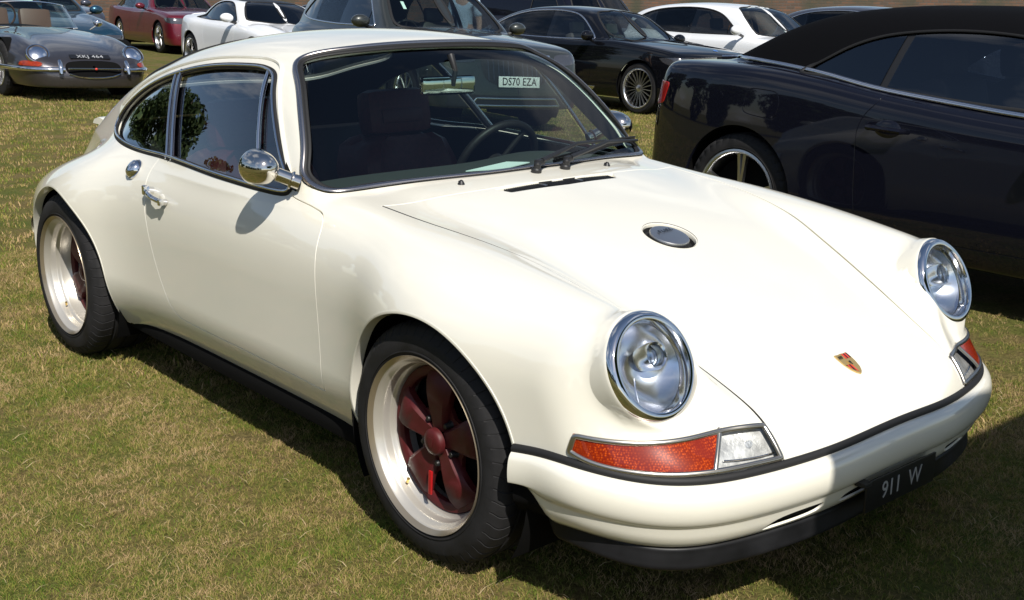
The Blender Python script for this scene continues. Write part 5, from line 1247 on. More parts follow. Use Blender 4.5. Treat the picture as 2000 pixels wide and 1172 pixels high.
    # white coupe with dark roof panel
    spx = dict(paint='white_paint', hi=1.1, base=2.56, wheel_r=.335, rim_r=.255, spokes=5, twin=.02, spoke_w=.022, arch_r=.375, sill=.20, top=[(1.1, .5), (.9, .66), (.5, .80), (0, .87), (-.5, .92), (-1.2, .93), (-2.0, .96), (-2.7, 1.0), (-3.15, 1.02), (-3.3, .98), (-3.5, .85)],
        width=[(1.0, .70), (.8, .83), (.4, .90), (0, .915), (-1.2, .89), (-2.0, .90), (-2.56, .93), (-3.0, .87), (-3.4, .75)], nose=(.98, .22, .3), tail=(-3.32, .2, .25), crown=.07, fender=[(.6, .03), (0, .05), (-.5, .02), (-1.2, 0), (-2.0, .02), (-2.6, .04), (-3, 0)],
        roof=[(-.3, 1.0), (-.7, 1.16), (-1.1, 1.265), (-1.4, 1.305), (-1.7, 1.315), (-2.0, 1.30), (-2.35, 1.22), (-2.7, 1.08), (-3.0, .93), (-3.2, .85)], glass_w=[(-.3, .72), (-.8, .78), (-1.4, .79), (-2.0, .75), (-2.5, .66), (-3.0, .52)], belt=.93, tumble=.42, screen=(-.55, 1.5, .22), ke=.05,
        screen_out=[(0, .965), (-.55, .95), (-.69, .96), (-.64, 1.06), (-.56, 1.19), (-.47, 1.25), (-.25, 1.268), (0, 1.275)],
        glass_out=[(-.85, .93, 1), (-1.0, 1.05), (-1.2, 1.175), (-1.4, 1.235), (-1.65, 1.25), (-1.95, 1.225), (-2.2, 1.14), (-2.42, 1.02), (-2.55, .955, 1), (-2, .925)], pillars=[], side_mat='privacy_glass', trim='rubber', mirror=(-.82, .98, .98), screen_mat='privacy_glass', upper=.3,
        panels=[('door', [(-.75, .93, 1), (-1.95, .93, 1), (-2.02, .75), (-1.95, .5), (-1.85, .34, 1), (-.8, .33, 1), (-.76, .6)])],
        patches=[('roof_panel', 'top', [(-1.22, -.46), (-1.22, .46), (-1.9, .44), (-2.15, .38), (-2.15, -.38), (-1.9, -.44)], 'black_plastic', .004, False), ('spoiler', 'top', [(-3.12, -.62), (-3.12, .62), (-3.34, .58), (-3.34, -.58)], 'white_paint', .02, False)])
    r, S, tree = bg_car('coupe_car', 'white coupe with black roof panel parked behind the cream roof', 'car', spx); stand(r, -15.1, 8.0, R_(-4))
    # maroon saloon
    spm = dict(spb); spm.update(paint='maroon_paint', hi=1.0, base=2.9, rim_r=.27, spokes=5, spoke_w=.05, seat_mat='black_leather', trim='satin_bright'); spm['patches'] = [('headlight', 'side', [(.36, .80, 1), (.62, .82), (.95, .82, 1), (.95, .70, 1), (.70, .70), (.50, .735)], 'dark_lens', .003, True), ('grille', 'front', [(-.35, .72), (-.3, .5), (.3, .5), (.35, .72)], 'black_plastic', .004, False)]
    r, S, tree = bg_car('saloon_car', 'maroon saloon with bright five spoke wheels behind the grey roadster', 'car', spm); stand(r, -24.5, 10.8, R_(-6))
    # grey open roadster with long bonnet
    spe = dict(paint='grey_metal_paint', hi=1.35, base=2.44, wheel_r=.325, rim_r=.205, spokes=24, spoke_w=.008, arch_r=.345, sill=.16, top=[(1.1, .32), (.95, .455), (.8, .535), (.5, .635), (.1, .71), (-.4, .765), (-.9, .80), (-1.3, .79), (-2.0, .79), (-2.6, .77), (-3.0, .68), (-3.2, .55)], crown=.16, fender=[(1, .02), (.6, .045), (0, .05), (-.6, .01), (-1.5, 0), (-2.4, .04), (-3, 0)], fender_y=.60,
        width=[(1.1, .50), (.85, .68), (.5, .77), (0, .815), (-.6, .81), (-1.5, .81), (-2.4, .815), (-2.9, .70), (-3.2, .5)], nose=(1.04, .30, .8), nose_z=.39, core_z=.40, tail=(-3.1, .3, .3), nose_rake=.05, k_side=.30, k_nose=.22, upper=.5,
        patches=[('mouth', 'front', [(-.33, .385), (-.30, .440), (-.18, .464), (0, .470), (.18, .464), (.30, .440), (.33, .385), (.30, .33), (.18, .302), (0, .296), (-.18, .302), (-.30, .33)], 'dark_void', .004, False),
                 ('cockpit', 'top', [(-1.25, -.58), (-1.20, 0), (-1.25, .58), (-1.5, .62), (-1.95, .60), (-2.05, 0), (-1.95, -.60), (-1.5, -.62)], 'dark_void', .004, False),
                 ('indicator', 'front', [(-.74, .400, 1), (-.57, .400, 1), (-.56, .435), (-.72, .445)], 'indicator_amber', .008, True), ('side_light', 'front', [(-.55, .40, 1), (-.44, .40, 1), (-.45, .43), (-.54, .435)], 'lens_glass', .010, True)])
    r, S, tree = bg_car('open_roadster', 'gunmetal grey open roadster with long bonnet and chrome bumper bars', 'car', spe); stand(r, -12.62, 3.12, R_(-2))
    ft = bvh(join(S, mirror(S)))
    for s_ in (-1, 1):
        # faired headlight: glass cover over a lamp
        c_, n_ = drop(ft, [(.74, s_*.565, 3)], (0, 0, -1)); ax = unit([.75, s_*.12, .64]); c0 = c_[0]
        e = empty('headlight'); e.parent = r
        m = MB(); m.lathe([(.130, -.03), (.134, .0), (.128, .016), (.116, .018)], 32, tuple(c0), tuple(ax)); m.build('headlight_rim', 'chrome', e)
        m = MB(); m.lathe([(.100, .012), (.065, .030), (.03, .034), (.001, .036)], 28, tuple(c0), tuple(ax)); m.build('headlight_lamp', 'lamp_reflector', e)
        m = MB(); m.lathe([(.108, .014), (.001, .004)], 28, tuple(c0), tuple(ax)); m.build('headlight_bowl', 'grey_metal_paint', e)
        ys_ = np.linspace(.34, .80, 16); pts = [(3, s_*y, .365) for y in ys_]; p_, n_ = drop(ft, pts, (-1, 0, 0)); MB().sweep(p_+n_*.03, n_, pr(.024, .012)).build('bumper_bar', 'chrome', r)
        p_, n_ = drop(ft, [(3, s_*.385, z_) for z_ in np.linspace(.315, .44, 5)], (-1, 0, 0)); MB().tube(p_+n_*.045, [.022, .027, .028, .027, .018], 10).build('overrider', 'chrome', r)
        m = MB(); m.ball((-1.02, s_*.80, .86), (.05, .06, .05), 14, 8); m.tube([(-1.02, s_*.78, .83), (-1.05, s_*.70, .77)], .010, 6); m.build('door_mirror', 'chrome', r)
    MB().tube([(1.04, y, .385) for y in np.linspace(-.32, .32, 9)], .010, 6).build('mouth_bar', 'chrome', r)
    p_, n_ = drop(ft, [(3, y, z) for y, z in [(-.30, .32), (-.2, .292), (-.08, .280), (.001, .278), (.08, .280), (.2, .292), (.30, .32)]], (-1, 0, 0)); MB().tube(p_+n_*.008, .011, 6).build('mouth_trim', 'chrome', r)
    m = MB(); m.ball((1.05, 0, .385), (.010, .016, .014), 14, 8); m.build('mouth_badge', 'badge_red', r)
    pq, nq = drop(ft, [(.845, .001, 3)], (0, 0, -1)); nz = nq[0]; bx_ = unit(np.cross([0, 1, 0], nz)); m = MB(); m.box(tuple(pq[0]+nz*.004), (.085, .47, .005), Matrix((tuple(-np.cross(nz, [0, 1, 0])), (0, 1, 0), tuple(nz))).transposed()); pl = m.build('number_plate', 'plate_black', r)
    ua = unit(np.cross(nz, [0, 1, 0])); ua = ua if ua[0] < 0 else -ua; text_on('plate_lettering', 'XKJ 464', .085, (pq[0]+nz*.0072, np.array([0, 1.0, 0]), ua, nz), 'plate_silver', pl, .0006, 1.1, 0, 1.0, .001)
    # low curved windscreen with chrome frame
    wsx = spl2([(-1.30, -.62), (-1.15, -.50), (-1.06, -.25), (-1.04, 0), (-1.06, .25), (-1.15, .50), (-1.30, .62)], 30, False)
    bot = np.array([(a, b, .77) for a, b in wsx]); tp = np.array([(a-.23, b*.86, 1.10-.05*(b/.62)**2) for a, b in wsx])
    G_ = grid_S(np.stack([bot, (bot+tp)/2+np.array([.02, 0, 0]), tp], 1)); mesh_obj('windscreen', G_[0], G_[2], 'windscreen_glass', r); MB().tube(np.concatenate([bot[:1], tp, bot[-1:]]), .010, 6).build('windscreen_frame', 'chrome', r); MB().tube(bot+np.array([.0, 0, .005]), .012, 6).build('windscreen_base', 'chrome', r)
    for y_ in (-.28, .28): m = MB(); m.box((-1.95, y_, .82), (.14, .42, .36), Matrix.Rotation(R_(-15), 3, 'Y'), bev=.06); m.build('bucket_seat', 'tan_leather', r)
    m = MB(); c_ = np.array([-1.52, -.30, .90]); u_ = unit([.4, 0, .9]); m.tube([c_+.19*(math.cos(t)*u_+math.sin(t)*np.array([0, 1.0, 0])) for t in np.linspace(0, 2*math.pi, 28, endpoint=False)], .013, 6, closed=True); m.build('steering_wheel', 'tan_leather', r)
    # teal blue coupe behind it
    spt = dict(spx); spt.update(paint='teal_paint', hi=1.0, side_mat='side_glass', screen_mat='windscreen_glass', seat_mat='black_leather'); spt['panels'] = []
    spt['patches'] = [('headlight', 'front', [(-.80, .62, 1), (-.45, .60), (-.45, .54, 1), (-.80, .54, 1)], 'dark_lens', .004, True), ('grille', 'front', [(-.22, .60), (-.20, .50), (.20, .50), (.22, .60)], 'dark_void', .004, False), ('lower_intake', 'front', [(-.6, .42), (.6, .42), (.6, .30), (-.6, .30)], 'black_plastic', .003, False)]
    r, S, tree = bg_car('coupe_car', 'metallic teal blue car behind the grey roadster windscreen', 'car', spt); stand(r, -17.3, 4.75, R_(-2))
    ft = bvh(join(S, mirror(S))); m = MB(); m.box((-1.0, -.18, 1.10), (.006, .34, .07), Matrix.Rotation(R_(-35), 3, 'Y')); m.build('windscreen_card', 'paper', r)
    # dark saloons further back
    sps = dict(spb); sps.update(paint='slate_paint', hi=.8, panels=[], patches=[], spokes=5, spoke_w=.05, seat_mat='black_leather')
    r, S, tree = bg_car('saloon_car', 'dark slate saloon between the teal car and the maroon saloon', 'car', sps); stand(r, -23.2, 6.9, R_(-4))
    sps2 = dict(spx); sps2.update(paint='slate_paint', hi=.8, panels=[], patches=[])
    r, S, tree = bg_car('coupe_car', 'dark slate coupe far behind, beyond the white coupe', 'car', sps2); stand(r, -22.0, 14.0, 0)
    # navy van
    spn = dict(paint='navy_black_paint', hi=.9, base=3.0, wheel_r=.34, rim_r=.23, spokes=5, spoke_w=.05, arch_r=.39, sill=.25, top=[(1.0, .7), (.85, .95), (.5, 1.1), (0, 1.18), (-.5, 1.25), (-4.2, 1.25)], width=[(.9, .8), (.5, .94), (0, .97), (-4, .97), (-4.3, .92)], nose=(.9, .15, .2), tail=(-4.2, .05, .0), crown=.05,
        roof=[(-.1, 1.3), (-.5, 1.62), (-.9, 1.86), (-1.4, 1.95), (-4.0, 1.95), (-4.4, 1.9)], glass_w=[(0, .85), (-.5, .92), (-4.3, .92)], belt=1.15, tumble=.12, screen=(-.25, .9, .15), screen_out=[(0, 1.24), (-.6, 1.23), (-.8, 1.26), (-.72, 1.55), (-.62, 1.76), (-.3, 1.80), (0, 1.80)], glass_out=[(-.70, 1.2, 1), (-.95, 1.5), (-1.1, 1.68, 1), (-1.7, 1.68, 1), (-1.7, 1.2, 1)], pillars=[], side_mat='privacy_glass', upper=.02, k_side=.1, mirror=(-.7, 1.1, 1.3), patches=[('headlight', 'front', [(-.86, .98), (-.62, .95), (-.60, .80), (-.86, .82)], 'dark_lens', .004, True)])
    r, S, tree = bg_car('panel_van', 'dark navy panel van behind the crossover and the black saloon', 'van', spn); stand(r, -13.9, 14.3, 0)
# ------------------------------------------------------------------ field, wall, trees
def ground():
    m = bpy.data.materials.new('field_turf'); m.use_nodes = True; nt = m.node_tree; b = nt.nodes['Principled BSDF']; b.inputs['Roughness'].default_value = .95; b.inputs['Specular IOR Level'].default_value = .1
    tc = nt.nodes.new('ShaderNodeTexCoord')
    def nz(scale, det=6, ro=.6):
        n = nt.nodes.new('ShaderNodeTexNoise'); n.inputs['Scale'].default_value = scale; n.inputs['Detail'].default_value = det; n.inputs['Roughness'].default_value = ro; nt.links.new(tc.outputs['Object'], n.inputs['Vector']); return n
    big, mid, fine = nz(.55, 5), nz(3.2, 6), nz(60, 4, .7)
    def ramp(src, stops):
        r = nt.nodes.new('ShaderNodeValToRGB'); e = r.color_ramp.elements
        while len(e) < len(stops): e.new(.5)
        for q, (p, c) in zip(e, stops): q.position = p; q.color = (*c, 1)
        nt.links.new(src, r.inputs[0]); return r
    r1 = ramp(mid.outputs['Fac'], [(.30, (.065, .10, .016)), (.45, (.11, .115, .028)), (.56, (.16, .115, .050)), (.72, (.19, .125, .070))])
    r2 = ramp(big.outputs['Fac'], [(.35, (.075, .10, .020)), (.65, (.165, .125, .045))])
    r3 = ramp(fine.outputs['Fac'], [(.3, (.45, .45, .45)), (.7, (1.35, 1.35, 1.35))])
    mx = nt.nodes.new('ShaderNodeMix'); mx.data_type = 'RGBA'; mx.inputs['Factor'].default_value = .45; nt.links.new(r1.outputs[0], mx.inputs['A']); nt.links.new(r2.outputs[0], mx.inputs['B'])
    m2 = nt.nodes.new('ShaderNodeMix'); m2.data_type = 'RGBA'; m2.blend_type = 'MULTIPLY'; m2.inputs['Factor'].default_value = 1; nt.links.new(mx.outputs['Result'], m2.inputs['A']); nt.links.new(r3.outputs[0], m2.inputs['B'])
    nt.links.new(m2.outputs['Result'], b.inputs['Base Color'])
    bp = nt.nodes.new('ShaderNodeBump'); bp.inputs['Strength'].default_value = .8; bp.inputs['Distance'].default_value = .02; nt.links.new(fine.outputs['Fac'], bp.inputs['Height']); nt.links.new(bp.outputs[0], b.inputs['Normal'])
    MATS['field_turf'] = m
    u = np.concatenate([np.linspace(-400, -60, 12, endpoint=False), np.linspace(-60, 60, 150), np.linspace(66, 400, 12)])
    X, Y = np.meshgrid(u, u, indexing='ij'); Z = GY(Y)
    n = len(u); I = np.arange(n*n).reshape(n, n)
    F = np.stack([I[:-1, :-1].ravel(), I[1:, :-1].ravel(), I[1:, 1:].ravel(), I[:-1, 1:].ravel()], 1)
    o = mesh_obj('field', np.stack([X.ravel(), Y.ravel(), Z.ravel()], 1), F, 'field_turf'); tag(o, kind='structure')
    return o
def grass_mat(name, stops, rough=.75):
    m = bpy.data.materials.new(name); m.use_nodes = True; nt = m.node_tree; b = nt.nodes['Principled BSDF']; b.inputs['Roughness'].default_value = rough; b.inputs['Specular IOR Level'].default_value = .25
    gi = nt.nodes.new('ShaderNodeNewGeometry'); oi = nt.nodes.new('ShaderNodeObjectInfo'); nz = nt.nodes.new('ShaderNodeTexNoise'); nz.inputs['Scale'].default_value = 2.6; nz.inputs['Detail'].default_value = 8; nz.inputs['Roughness'].default_value = .72
    nt.links.new(gi.outputs['Position'], nz.inputs['Vector'])
    ad = nt.nodes.new('ShaderNodeMath'); ad.operation = 'MULTIPLY_ADD'; ad.inputs[1].default_value = .62; nt.links.new(gi.outputs['Random Per Island'], ad.inputs[0])
    s2 = nt.nodes.new('ShaderNodeMath'); s2.operation = 'MULTIPLY_ADD'; s2.inputs[1].default_value = 2.0; s2.inputs[2].default_value = -.79; nt.links.new(nz.outputs['Fac'], s2.inputs[0]); nt.links.new(s2.outputs[0], ad.inputs[2])
    r = nt.nodes.new('ShaderNodeValToRGB'); e = r.color_ramp.elements
    while len(e) < len(stops): e.new(.5)
    for q, (p, c) in zip(e, stops): q.position = p; q.color = (*c, 1)
    nt.links.new(ad.outputs[0], r.inputs[0]); nt.links.new(r.outputs[0], b.inputs['Base Color'])
    MATS[name] = m
def grass():
    """short dry lawn: one tuft mesh scattered over the visible field by geometry nodes"""
    grass_mat('grass_blades', [(.0, (.055, .115, .010)), (.28, (.120, .165, .018)), (.46, (.205, .200, .036)), (.62, (.30, .225, .080)), (.92, (.44, .30, .16))])
    rng = np.random.default_rng(4)
    def tuft(nb, rad, hmin, hmax, wmin, wmax, lean):
        V = []; F = []
        for i in range(nb):
            a = rng.uniform(0, 2*math.pi); r = rad*math.sqrt(rng.uniform()); x, y = r*math.cos(a), r*math.sin(a); hh = rng.uniform(hmin, hmax); w = rng.uniform(wmin, wmax); t = rng.uniform(0, 2*math.pi); l = rng.uniform(.2, 1)*lean*hh
            b = rng.uniform(0, 2*math.pi); dx, dy = math.cos(t)*w/2, math.sin(t)*w/2; lx, ly = math.cos(b)*l, math.sin(b)*l; k = len(V)
            V += [(x-dx, y-dy, -.004), (x+dx, y+dy, -.004), (x+lx*.4-dx*.8, y+ly*.4-dy*.8, hh*.6), (x+lx*.4+dx*.8, y+ly*.4+dy*.8, hh*.6), (x+lx, y+ly, hh)]
            F += [(k, k+1, k+3, k+2), (k+2, k+3, k+4)]
        return np.array(V), F
    def scatter(name, label, tf, mat, reg, dens, seed, smin, smax):
        """reg: list of ground quads; points are spread on a patch that follows the ground"""
        V, F = tf; o = mesh_obj(name, V, F, mat, smooth=False); tag(o, label, 'grass', kind='stuff')
        ng = bpy.data.node_groups.new(name, 'GeometryNodeTree'); ng.interface.new_socket('Geometry', in_out='INPUT', socket_type='NodeSocketGeometry'); ng.interface.new_socket('Geometry', in_out='OUTPUT', socket_type='NodeSocketGeometry')
        N = ng.nodes; Lk = ng.links.new; gi = N.new('NodeGroupInput'); go = N.new('NodeGroupOutput')
        oi = N.new('GeometryNodeObjectInfo'); oi.inputs['Object'].default_value = reg; oi.transform_space = 'RELATIVE'
        dp = N.new('GeometryNodeDistributePointsOnFaces'); dp.inputs['Density'].default_value = dens; dp.inputs['Seed'].default_value = seed
        ip = N.new('GeometryNodeInstanceOnPoints'); rv = N.new('FunctionNodeRandomValue'); rv.data_type = 'FLOAT_VECTOR'; rv.inputs['Min'].default_value = (-.12, -.12, 0); rv.inputs['Max'].default_value = (.12, .12, 6.283)
        rs = N.new('FunctionNodeRandomValue'); rs.data_type = 'FLOAT'; rs.inputs[2].default_value = smin; rs.inputs[3].default_value = smax
        nt_ = N.new('ShaderNodeTexNoise'); nt_.inputs['Scale'].default_value = 1.5; nt_.inputs['Detail'].default_value = 4; ps = N.new('GeometryNodeInputPosition'); mr = N.new('ShaderNodeMapRange')
        mr.inputs['From Min'].default_value = .38; mr.inputs['From Max'].default_value = .58; mr.inputs['To Min'].default_value = dens*1.15; mr.inputs['To Max'].default_value = dens*.42
        Lk(ps.outputs[0], nt_.inputs['Vector']); Lk(nt_.outputs[0], mr.inputs['Value']); Lk(mr.outputs[0], dp.inputs['Density'])
        Lk(oi.outputs['Geometry'], dp.inputs['Mesh']); Lk(dp.outputs['Points'], ip.inputs['Points']); Lk(gi.outputs[0], ip.inputs['Instance']); Lk(rv.outputs[0], ip.inputs['Rotation']); Lk(rs.outputs[1], ip.inputs['Scale']); Lk(ip.outputs[0], go.inputs[0])
        md = o.modifiers.new('scatter', 'NODES'); md.node_group = ng
        return o
    def patch(poly, n=24):
        """a sheet of field between four corners, kept only as the scatter area (never linked to the scene)"""
        a, b, c, d = [np.array(q, float) for q in poly]; V = []
        for i in range(n+1):
            for j in range(n+1):
                s, t = i/n, j/n; p = a*(1-s)*(1-t)+b*s*(1-t)+c*s*t+d*(1-s)*t; V.append((p[0], p[1], ground_z(p[0], p[1])))
        I = lambda i, j: i*(n+1)+j
        me = bpy.data.meshes.new('scatter_area'); me.from_pydata(V, [], [(I(i, j), I(i+1, j), I(i+1, j+1), I(i, j+1)) for i in range(n) for j in range(n)]); me.update()
        return bpy.data.objects.new('scatter_area', me)
    near = patch([(-4.2, -3.2), (2.2, -3.2), (2.2, 1.8), (-4.2, 1.8)])
    t1 = tuft(40, .038, .004, .013, .0009, .0019, 1.9); t2 = tuft(30, .075, .010, .026, .003, .006, 1.3); t3 = tuft(3, .06, .010, .019, .0015, .0028, 4.8)
    f = .35 if QUICK else 1.0
    scatter('grass_blades', 'short patchy green and straw coloured grass in the foreground', t1, 'grass_blades', near, 1700*f, 3, .7, 1.25)
    scatter('dry_straw', 'dry straw clippings lying on the foreground grass', t3, 'straw', near, 150*f, 8, .6, 1.5)
    far = patch([(-24, -1), (-4.0, -2.8), (.6, 1.2), (-9, 13)], 40); mid2 = patch([(-4.4, 1.6), (1.2, 1.6), (1.2, 2.8), (-4.4, 2.8)], 10)
    scatter('grass_tufts', 'short yellowing grass between the parked cars', t2, 'grass_blades', far, 75*f, 5, .8, 1.3)
    scatter('grass_verge', 'strip of grass between the cream coupe and the black convertible', t1, 'grass_blades', mid2, 300*f, 6, .7, 1.25)
def wall():
    m = bpy.data.materials.new('old_brick'); m.use_nodes = True; nt = m.node_tree; b = nt.nodes['Principled BSDF']; b.inputs['Roughness'].default_value = .9
    tc = nt.nodes.new('ShaderNodeTexCoord'); br = nt.nodes.new('ShaderNodeTexBrick'); br.inputs['Scale'].default_value = 1.0; br.inputs['Brick Width'].default_value = .24; br.inputs['Row Height'].default_value = .085; br.inputs['Mortar Size'].default_value = .010
    br.inputs['Color1'].default_value = (.15, .075, .045, 1); br.inputs['Color2'].default_value = (.08, .055, .04, 1); br.inputs['Mortar'].default_value = (.10, .085, .07, 1)
    mp = nt.nodes.new('ShaderNodeMapping'); mp.inputs['Rotation'].default_value = (R_(90), 0, 0); nt.links.new(tc.outputs['Object'], mp.inputs[0]); nt.links.new(mp.outputs[0], br.inputs['Vector'])
    nz = nt.nodes.new('ShaderNodeTexNoise'); nz.inputs['Scale'].default_value = .9; nz.inputs['Detail'].default_value = 8; nt.links.new(tc.outputs['Object'], nz.inputs['Vector'])
    mx = nt.nodes.new('ShaderNodeMix'); mx.data_type = 'RGBA'; mx.inputs['B'].default_value = (.045, .05, .03, 1); mr = nt.nodes.new('ShaderNodeMapRange'); mr.inputs['From Min'].default_value = .45; mr.inputs['From Max'].default_value = .65; mr.inputs['To Max'].default_value = .85
    nt.links.new(nz.outputs['Fac'], mr.inputs['Value']); nt.links.new(mr.outputs[0], mx.inputs['Factor']); nt.links.new(br.outputs['Color'], mx.inputs['A']); nt.links.new(mx.outputs['Result'], b.inputs['Base Color'])
    bp = nt.nodes.new('ShaderNodeBump'); bp.inputs['Distance'].default_value = .02; nt.links.new(br.outputs['Fac'], bp.inputs['Height']); bp.invert = True; nt.links.new(bp.outputs[0], b.inputs['Normal']); MATS['old_brick'] = m
    e = empty('brick_wall'); tag(e, 'long weathered red brick garden wall behind all the parked cars', 'wall')
    c = MB(); c.box((0, 0, 1.6), (110, .4, 4.2)); w = c.build('wall_face', 'old_brick', e)
    c = MB(); c.box((0, 0, 3.77), (110, .56, .14), bev=.03); c.build('coping', 'old_brick', e)
    px, py = -20.0, 30.0; e.location = (px, py, ground_z(px, py)-.6); e.rotation_euler = (0, 0, YAW+math.pi/2+R_(180))
def tree(name, label, x, y, h, spread, seed, trunk_h=.06):
    rng = np.random.default_rng(seed); e = empty(name, (x, y, ground_z(x, y)-.1)); tag(e, label, 'tree', 'trees along the field edge')
    m = MB(); m.tube([(0, 0, 0), (.05, .04, h*.2), (-.06, .05, h*.45), (.05, -.05, h*.8)], [.05*h*.8, .035*h, .025*h, .008*h], 8)
    lobes = []
    for i in range(15):
        a = rng.uniform(0, 2*math.pi); r = spread*rng.uniform(.25, .8); z = h*rng.uniform(trunk_h+.08, .92); w = (1-((z/h-.42)/.68)**2); lobes.append((r*math.cos(a)*w, r*math.sin(a)*w, z, spread*rng.uniform(.32, .52)))
        m.tube([(0, 0, h*.3+.02*i), (lobes[-1][0]*.5, lobes[-1][1]*.5, (h*.3+z)/2), lobes[-1][:3]], [.014*h, .009*h, .003*h], 6)
    m.build('trunk', 'bark', e)
    n = 6500; q = rng.integers(0, len(lobes), n); d = rng.normal(size=(n, 3)); d /= np.linalg.norm(d, axis=1)[:, None]; L = np.array(lobes); R3 = L[q, 3]*rng.uniform(.55, 1.06, n)**.6; c = L[q, :3]+d*R3[:, None]*np.array([1, 1, .8])
    s = spread*.055*rng.uniform(.6, 1.4, n); u = rng.normal(size=(n, 3)); u -= d*np.sum(u*d, 1)[:, None]*.5; u /= np.linalg.norm(u, axis=1)[:, None]; v = np.cross(u, rng.normal(size=(n, 3))); v /= np.linalg.norm(v, axis=1)[:, None]
    V = np.stack([c-u*s[:, None], c+v*s[:, None]*.6, c+u*s[:, None], c-v*s[:, None]*.6], 1).reshape(-1, 3); F = np.arange(n*4).reshape(n, 4)
    o = mesh_obj('crown', V, F, 'leaf', e, smooth=False)
    return e
def surroundings():
    grass_mat('leaf', [(.0, (.012, .026, .008)), (.5, (.028, .050, .014)), (1.0, (.055, .075, .020))]); pmat('bark', (.06, .045, .03), .9); pmat('straw', (.46, .36, .20), .8); noise_on(M['straw'], 5, .6, 1.2)
    spots = [(-35, -10, 13.0, 5.0), (-29, -15, 7.5, 3.8), (-23.5, -18.5, 5.2, 3.4), (-18.5, -21.5, 4.8, 3.3), (-13.5, -23.5, 5.3, 3.4), (-8.5, -25, 4.8, 3.3), (-3.5, -26, 5.4, 3.4), (1.5, -26.5, 5.0, 3.4), (6.5, -26, 5.8, 3.5), (-43, -5, 12.0, 5.0), (11.5, -25, 7.5, 3.6), (17, -22, 7.0, 3.5)]
    words = ['tallest broadleaf tree, left of the field, mirrored in the rear quarter window', 'middle sized tree next to the tallest tree at the left field edge', 'third tree from the tallest one along the field edge', 'fourth tree from the tallest one along the field edge', 'fifth tree from the tallest one along the field edge', 'sixth tree from the tallest one along the field edge', 'seventh tree from the tallest one along the field edge', 'low tree of the row straight out from the front wheel', 'tree of the row just left of the photographer', 'second tallest tree at the far left beyond the grey roadster', 'spreading tall tree in the row behind the photographer', 'last tree at the right end of the row behind the photographer']
    for i, ((x, y, h, s), w) in enumerate(zip(spots, words)): tree('broadleaf_tree', w, x, y, h, s, 20+i)
    # unseen canopy right of the photographer, added so its edge shades the front bumper
    e = empty('added_shade_canopy', (3.955, .545, 0)); tag(e, 'unseen dark green canopy on four white legs, added to shade the front bumper', 'added_shade_canopy')
    pmat('shade_canopy_cloth', (.02, .07, .035), .8); pmat('shade_canopy_leg', (.7, .7, .7), .4)
    h = 1.5; c = MB(); V = [(-h, -h, 2.34), (h, -h, 2.34), (h, h, 2.34), (-h, h, 2.34), (0, 0, 3.15)]; V2 = [(x, y, z-.02) for x, y, z in V]
    c.add(V+V2, [(0, 1, 4), (1, 2, 4), (2, 3, 4), (3, 0, 4), (6, 5, 9), (7, 6, 9), (8, 7, 9), (5, 8, 9)]); c.build('canopy', 'shade_canopy_cloth', e)
    for p, q in (((-h, -h), (h, -h)), ((h, -h), (h, h)), ((h, h), (-h, h)), ((-h, h), (-h, -h))):
        n = 12; V = []
        for i in range(n+1):
            t = i/n; x, y = p[0]+(q[0]-p[0])*t, p[1]+(q[1]-p[1])*t; V += [(x*1.003, y*1.003, 2.345), (x*1.006, y*1.006, 2.13-.05*abs(math.sin(t*math.pi*6)))]
        c = MB(); c.add(V, [(2*i, 2*i+1, 2*i+3, 2*i+2) for i in range(n)]); c.build('valance', 'shade_canopy_cloth', e)
    for x, y in ((-h, -h), (h, -h), (h, h), (-h, h)): c = MB(); c.box((x*.985, y*.985, 1.16), (.04, .04, 2.32), bev=.005); c.box((x*.985, y*.985, .006), (.12, .12, .012)); c.build('leg', 'shade_canopy_leg', e)
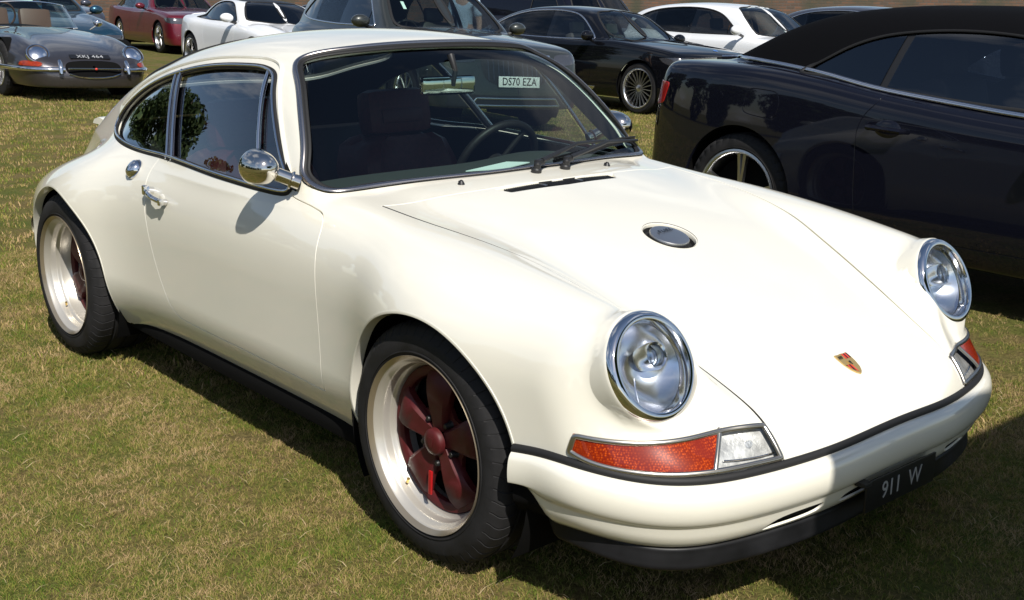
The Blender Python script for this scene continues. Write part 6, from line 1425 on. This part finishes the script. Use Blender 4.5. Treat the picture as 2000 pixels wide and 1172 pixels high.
def person():
    """visitor in a pale blue shirt behind the crossover"""
    e = empty('person', (-11.0, 8.15, ground_z(-11.0, 8.15)), R_(-60)); tag(e, 'person in a pale blue shirt standing behind the olive grey crossover', 'person')
    def skin(name, J, Eg, mat, sub=2):
        me = bpy.data.meshes.new(name); me.from_pydata([j[:3] for j in J], Eg, []); me.update(); o = bpy.data.objects.new(name, me); COL.objects.link(o); o.parent = e
        md = o.modifiers.new('skin', 'SKIN'); md.use_smooth_shade = True
        for i, j in enumerate(J): me.skin_vertices[0].data[i].radius = (j[3], j[3] if len(j) < 5 else j[4]); me.skin_vertices[0].data[i].use_root = (i == 0)
        s = o.modifiers.new('sub', 'SUBSURF'); s.levels = 1; s.render_levels = sub; me.materials.append(M[mat]); return o
    pmat('skin', (.45, .28, .20), .5); pmat('shirt_blue', (.42, .55, .68), .8); pmat('trousers', (.03, .035, .05), .85); pmat('hair', (.04, .028, .02), .7)
    # body: pelvis root, spine, neck, head, arms with fingers, legs
    J = [(0, 0, .95, .135, .11), (0, 0, 1.12, .135, .10), (0, 0, 1.30, .155, .11), (0, 0, 1.42, .12, .09), (.01, 0, 1.49, .055), (.02, 0, 1.56, .075, .085), (.025, 0, 1.66, .085, .095), (.02, 0, 1.73, .06, .07),
         (0, .17, 1.40, .06), (0, .22, 1.14, .042), (.06, .23, .92, .030), (.09, .23, .84, .030), (0, -.17, 1.40, .06), (0, -.22, 1.14, .042), (.06, -.23, .92, .030), (.09, -.23, .84, .030),
         (0, .09, .88, .095), (.01, .10, .48, .062), (-.01, .10, .09, .042), (.10, .11, .04, .035), (0, -.09, .88, .095), (.01, -.10, .48, .062), (-.01, -.10, .09, .042), (.10, -.11, .04, .035)]
    Eg = [(0, 1), (1, 2), (2, 3), (3, 4), (4, 5), (5, 6), (6, 7), (3, 8), (8, 9), (9, 10), (10, 11), (3, 12), (12, 13), (13, 14), (14, 15), (0, 16), (16, 17), (17, 18), (18, 19), (0, 20), (20, 21), (21, 22), (22, 23)]
    for s_, w in ((1, 11), (-1, 15)):
        for k, (dy, l) in enumerate(((-.022, .070), (-.008, .078), (.006, .074), (.019, .060))):
            a = len(J); J += [(.10+.005*k, s_*(.23+dy), .80, .009), (.115, s_*(.23+dy), .80-l*.55, .008), (.105, s_*(.23+dy), .80-l, .007)]; Eg += [(w, a), (a, a+1), (a+1, a+2)]
        a = len(J); J += [(.125, s_*.205, .83, .010), (.135, s_*.20, .79, .008)]; Eg += [(w, a), (a, a+1)]
    skin('body', J, Eg, 'skin')
    sh = [(0, 0, .93, .148, .122), (0, 0, 1.12, .150, .114), (0, 0, 1.30, .170, .124), (0, 0, 1.42, .135, .102), (.005, 0, 1.47, .070), (0, .17, 1.40, .075), (0, .215, 1.20, .062), (0, -.17, 1.40, .075), (0, -.215, 1.20, .062)]
    skin('shirt', sh, [(0, 1), (1, 2), (2, 3), (3, 4), (3, 5), (5, 6), (3, 7), (7, 8)], 'shirt_blue')
    tr = [(0, 0, .95, .142, .118), (0, .09, .86, .106), (.01, .10, .48, .075), (-.01, .10, .08, .060), (0, -.09, .86, .106), (.01, -.10, .48, .075), (-.01, -.10, .08, .060)]
    skin('trousers', tr, [(0, 1), (1, 2), (2, 3), (0, 4), (4, 5), (5, 6)], 'trousers')
    m = MB(); m.ball((.005, 0, 1.685), (.098, .092, .095), 18, 12); m.build('hair', 'hair', e)
    m = MB(); m.ball((.118, 0, 1.625), (.016, .014, .022), 10, 8); m.build('nose', 'skin', e)
    for s_ in (-1, 1):
        m = MB(); m.ball((.104, s_*.034, 1.655), (.008, .012, .008), 10, 8); m.build('eye', 'plate_white', e); m = MB(); m.ball((.02, s_*.092, 1.64), (.018, .010, .028), 10, 8); m.build('ear', 'skin', e)
    m = MB(); m.ball((.106, 0, 1.585), (.008, .026, .007), 10, 6); m.build('mouth', 'bright_red', e)
# ------------------------------------------------------------------ put it together
ground()
wall()
hero, S_hero, tree_hero, F_hero, K_hero = build_hero()
for s_ in (-1, 1):
    hero_wheel(hero, 0, .82*s_, .326, s_, .317, .235, .075, math.pi/2)
    hero_wheel(hero, -2.272, .857*s_, .323, s_, .319, .275, .115, 1.2)
detail_hero(hero, S_hero, tree_hero, K_hero)
parked_cars()
surroundings()
person()
grass()
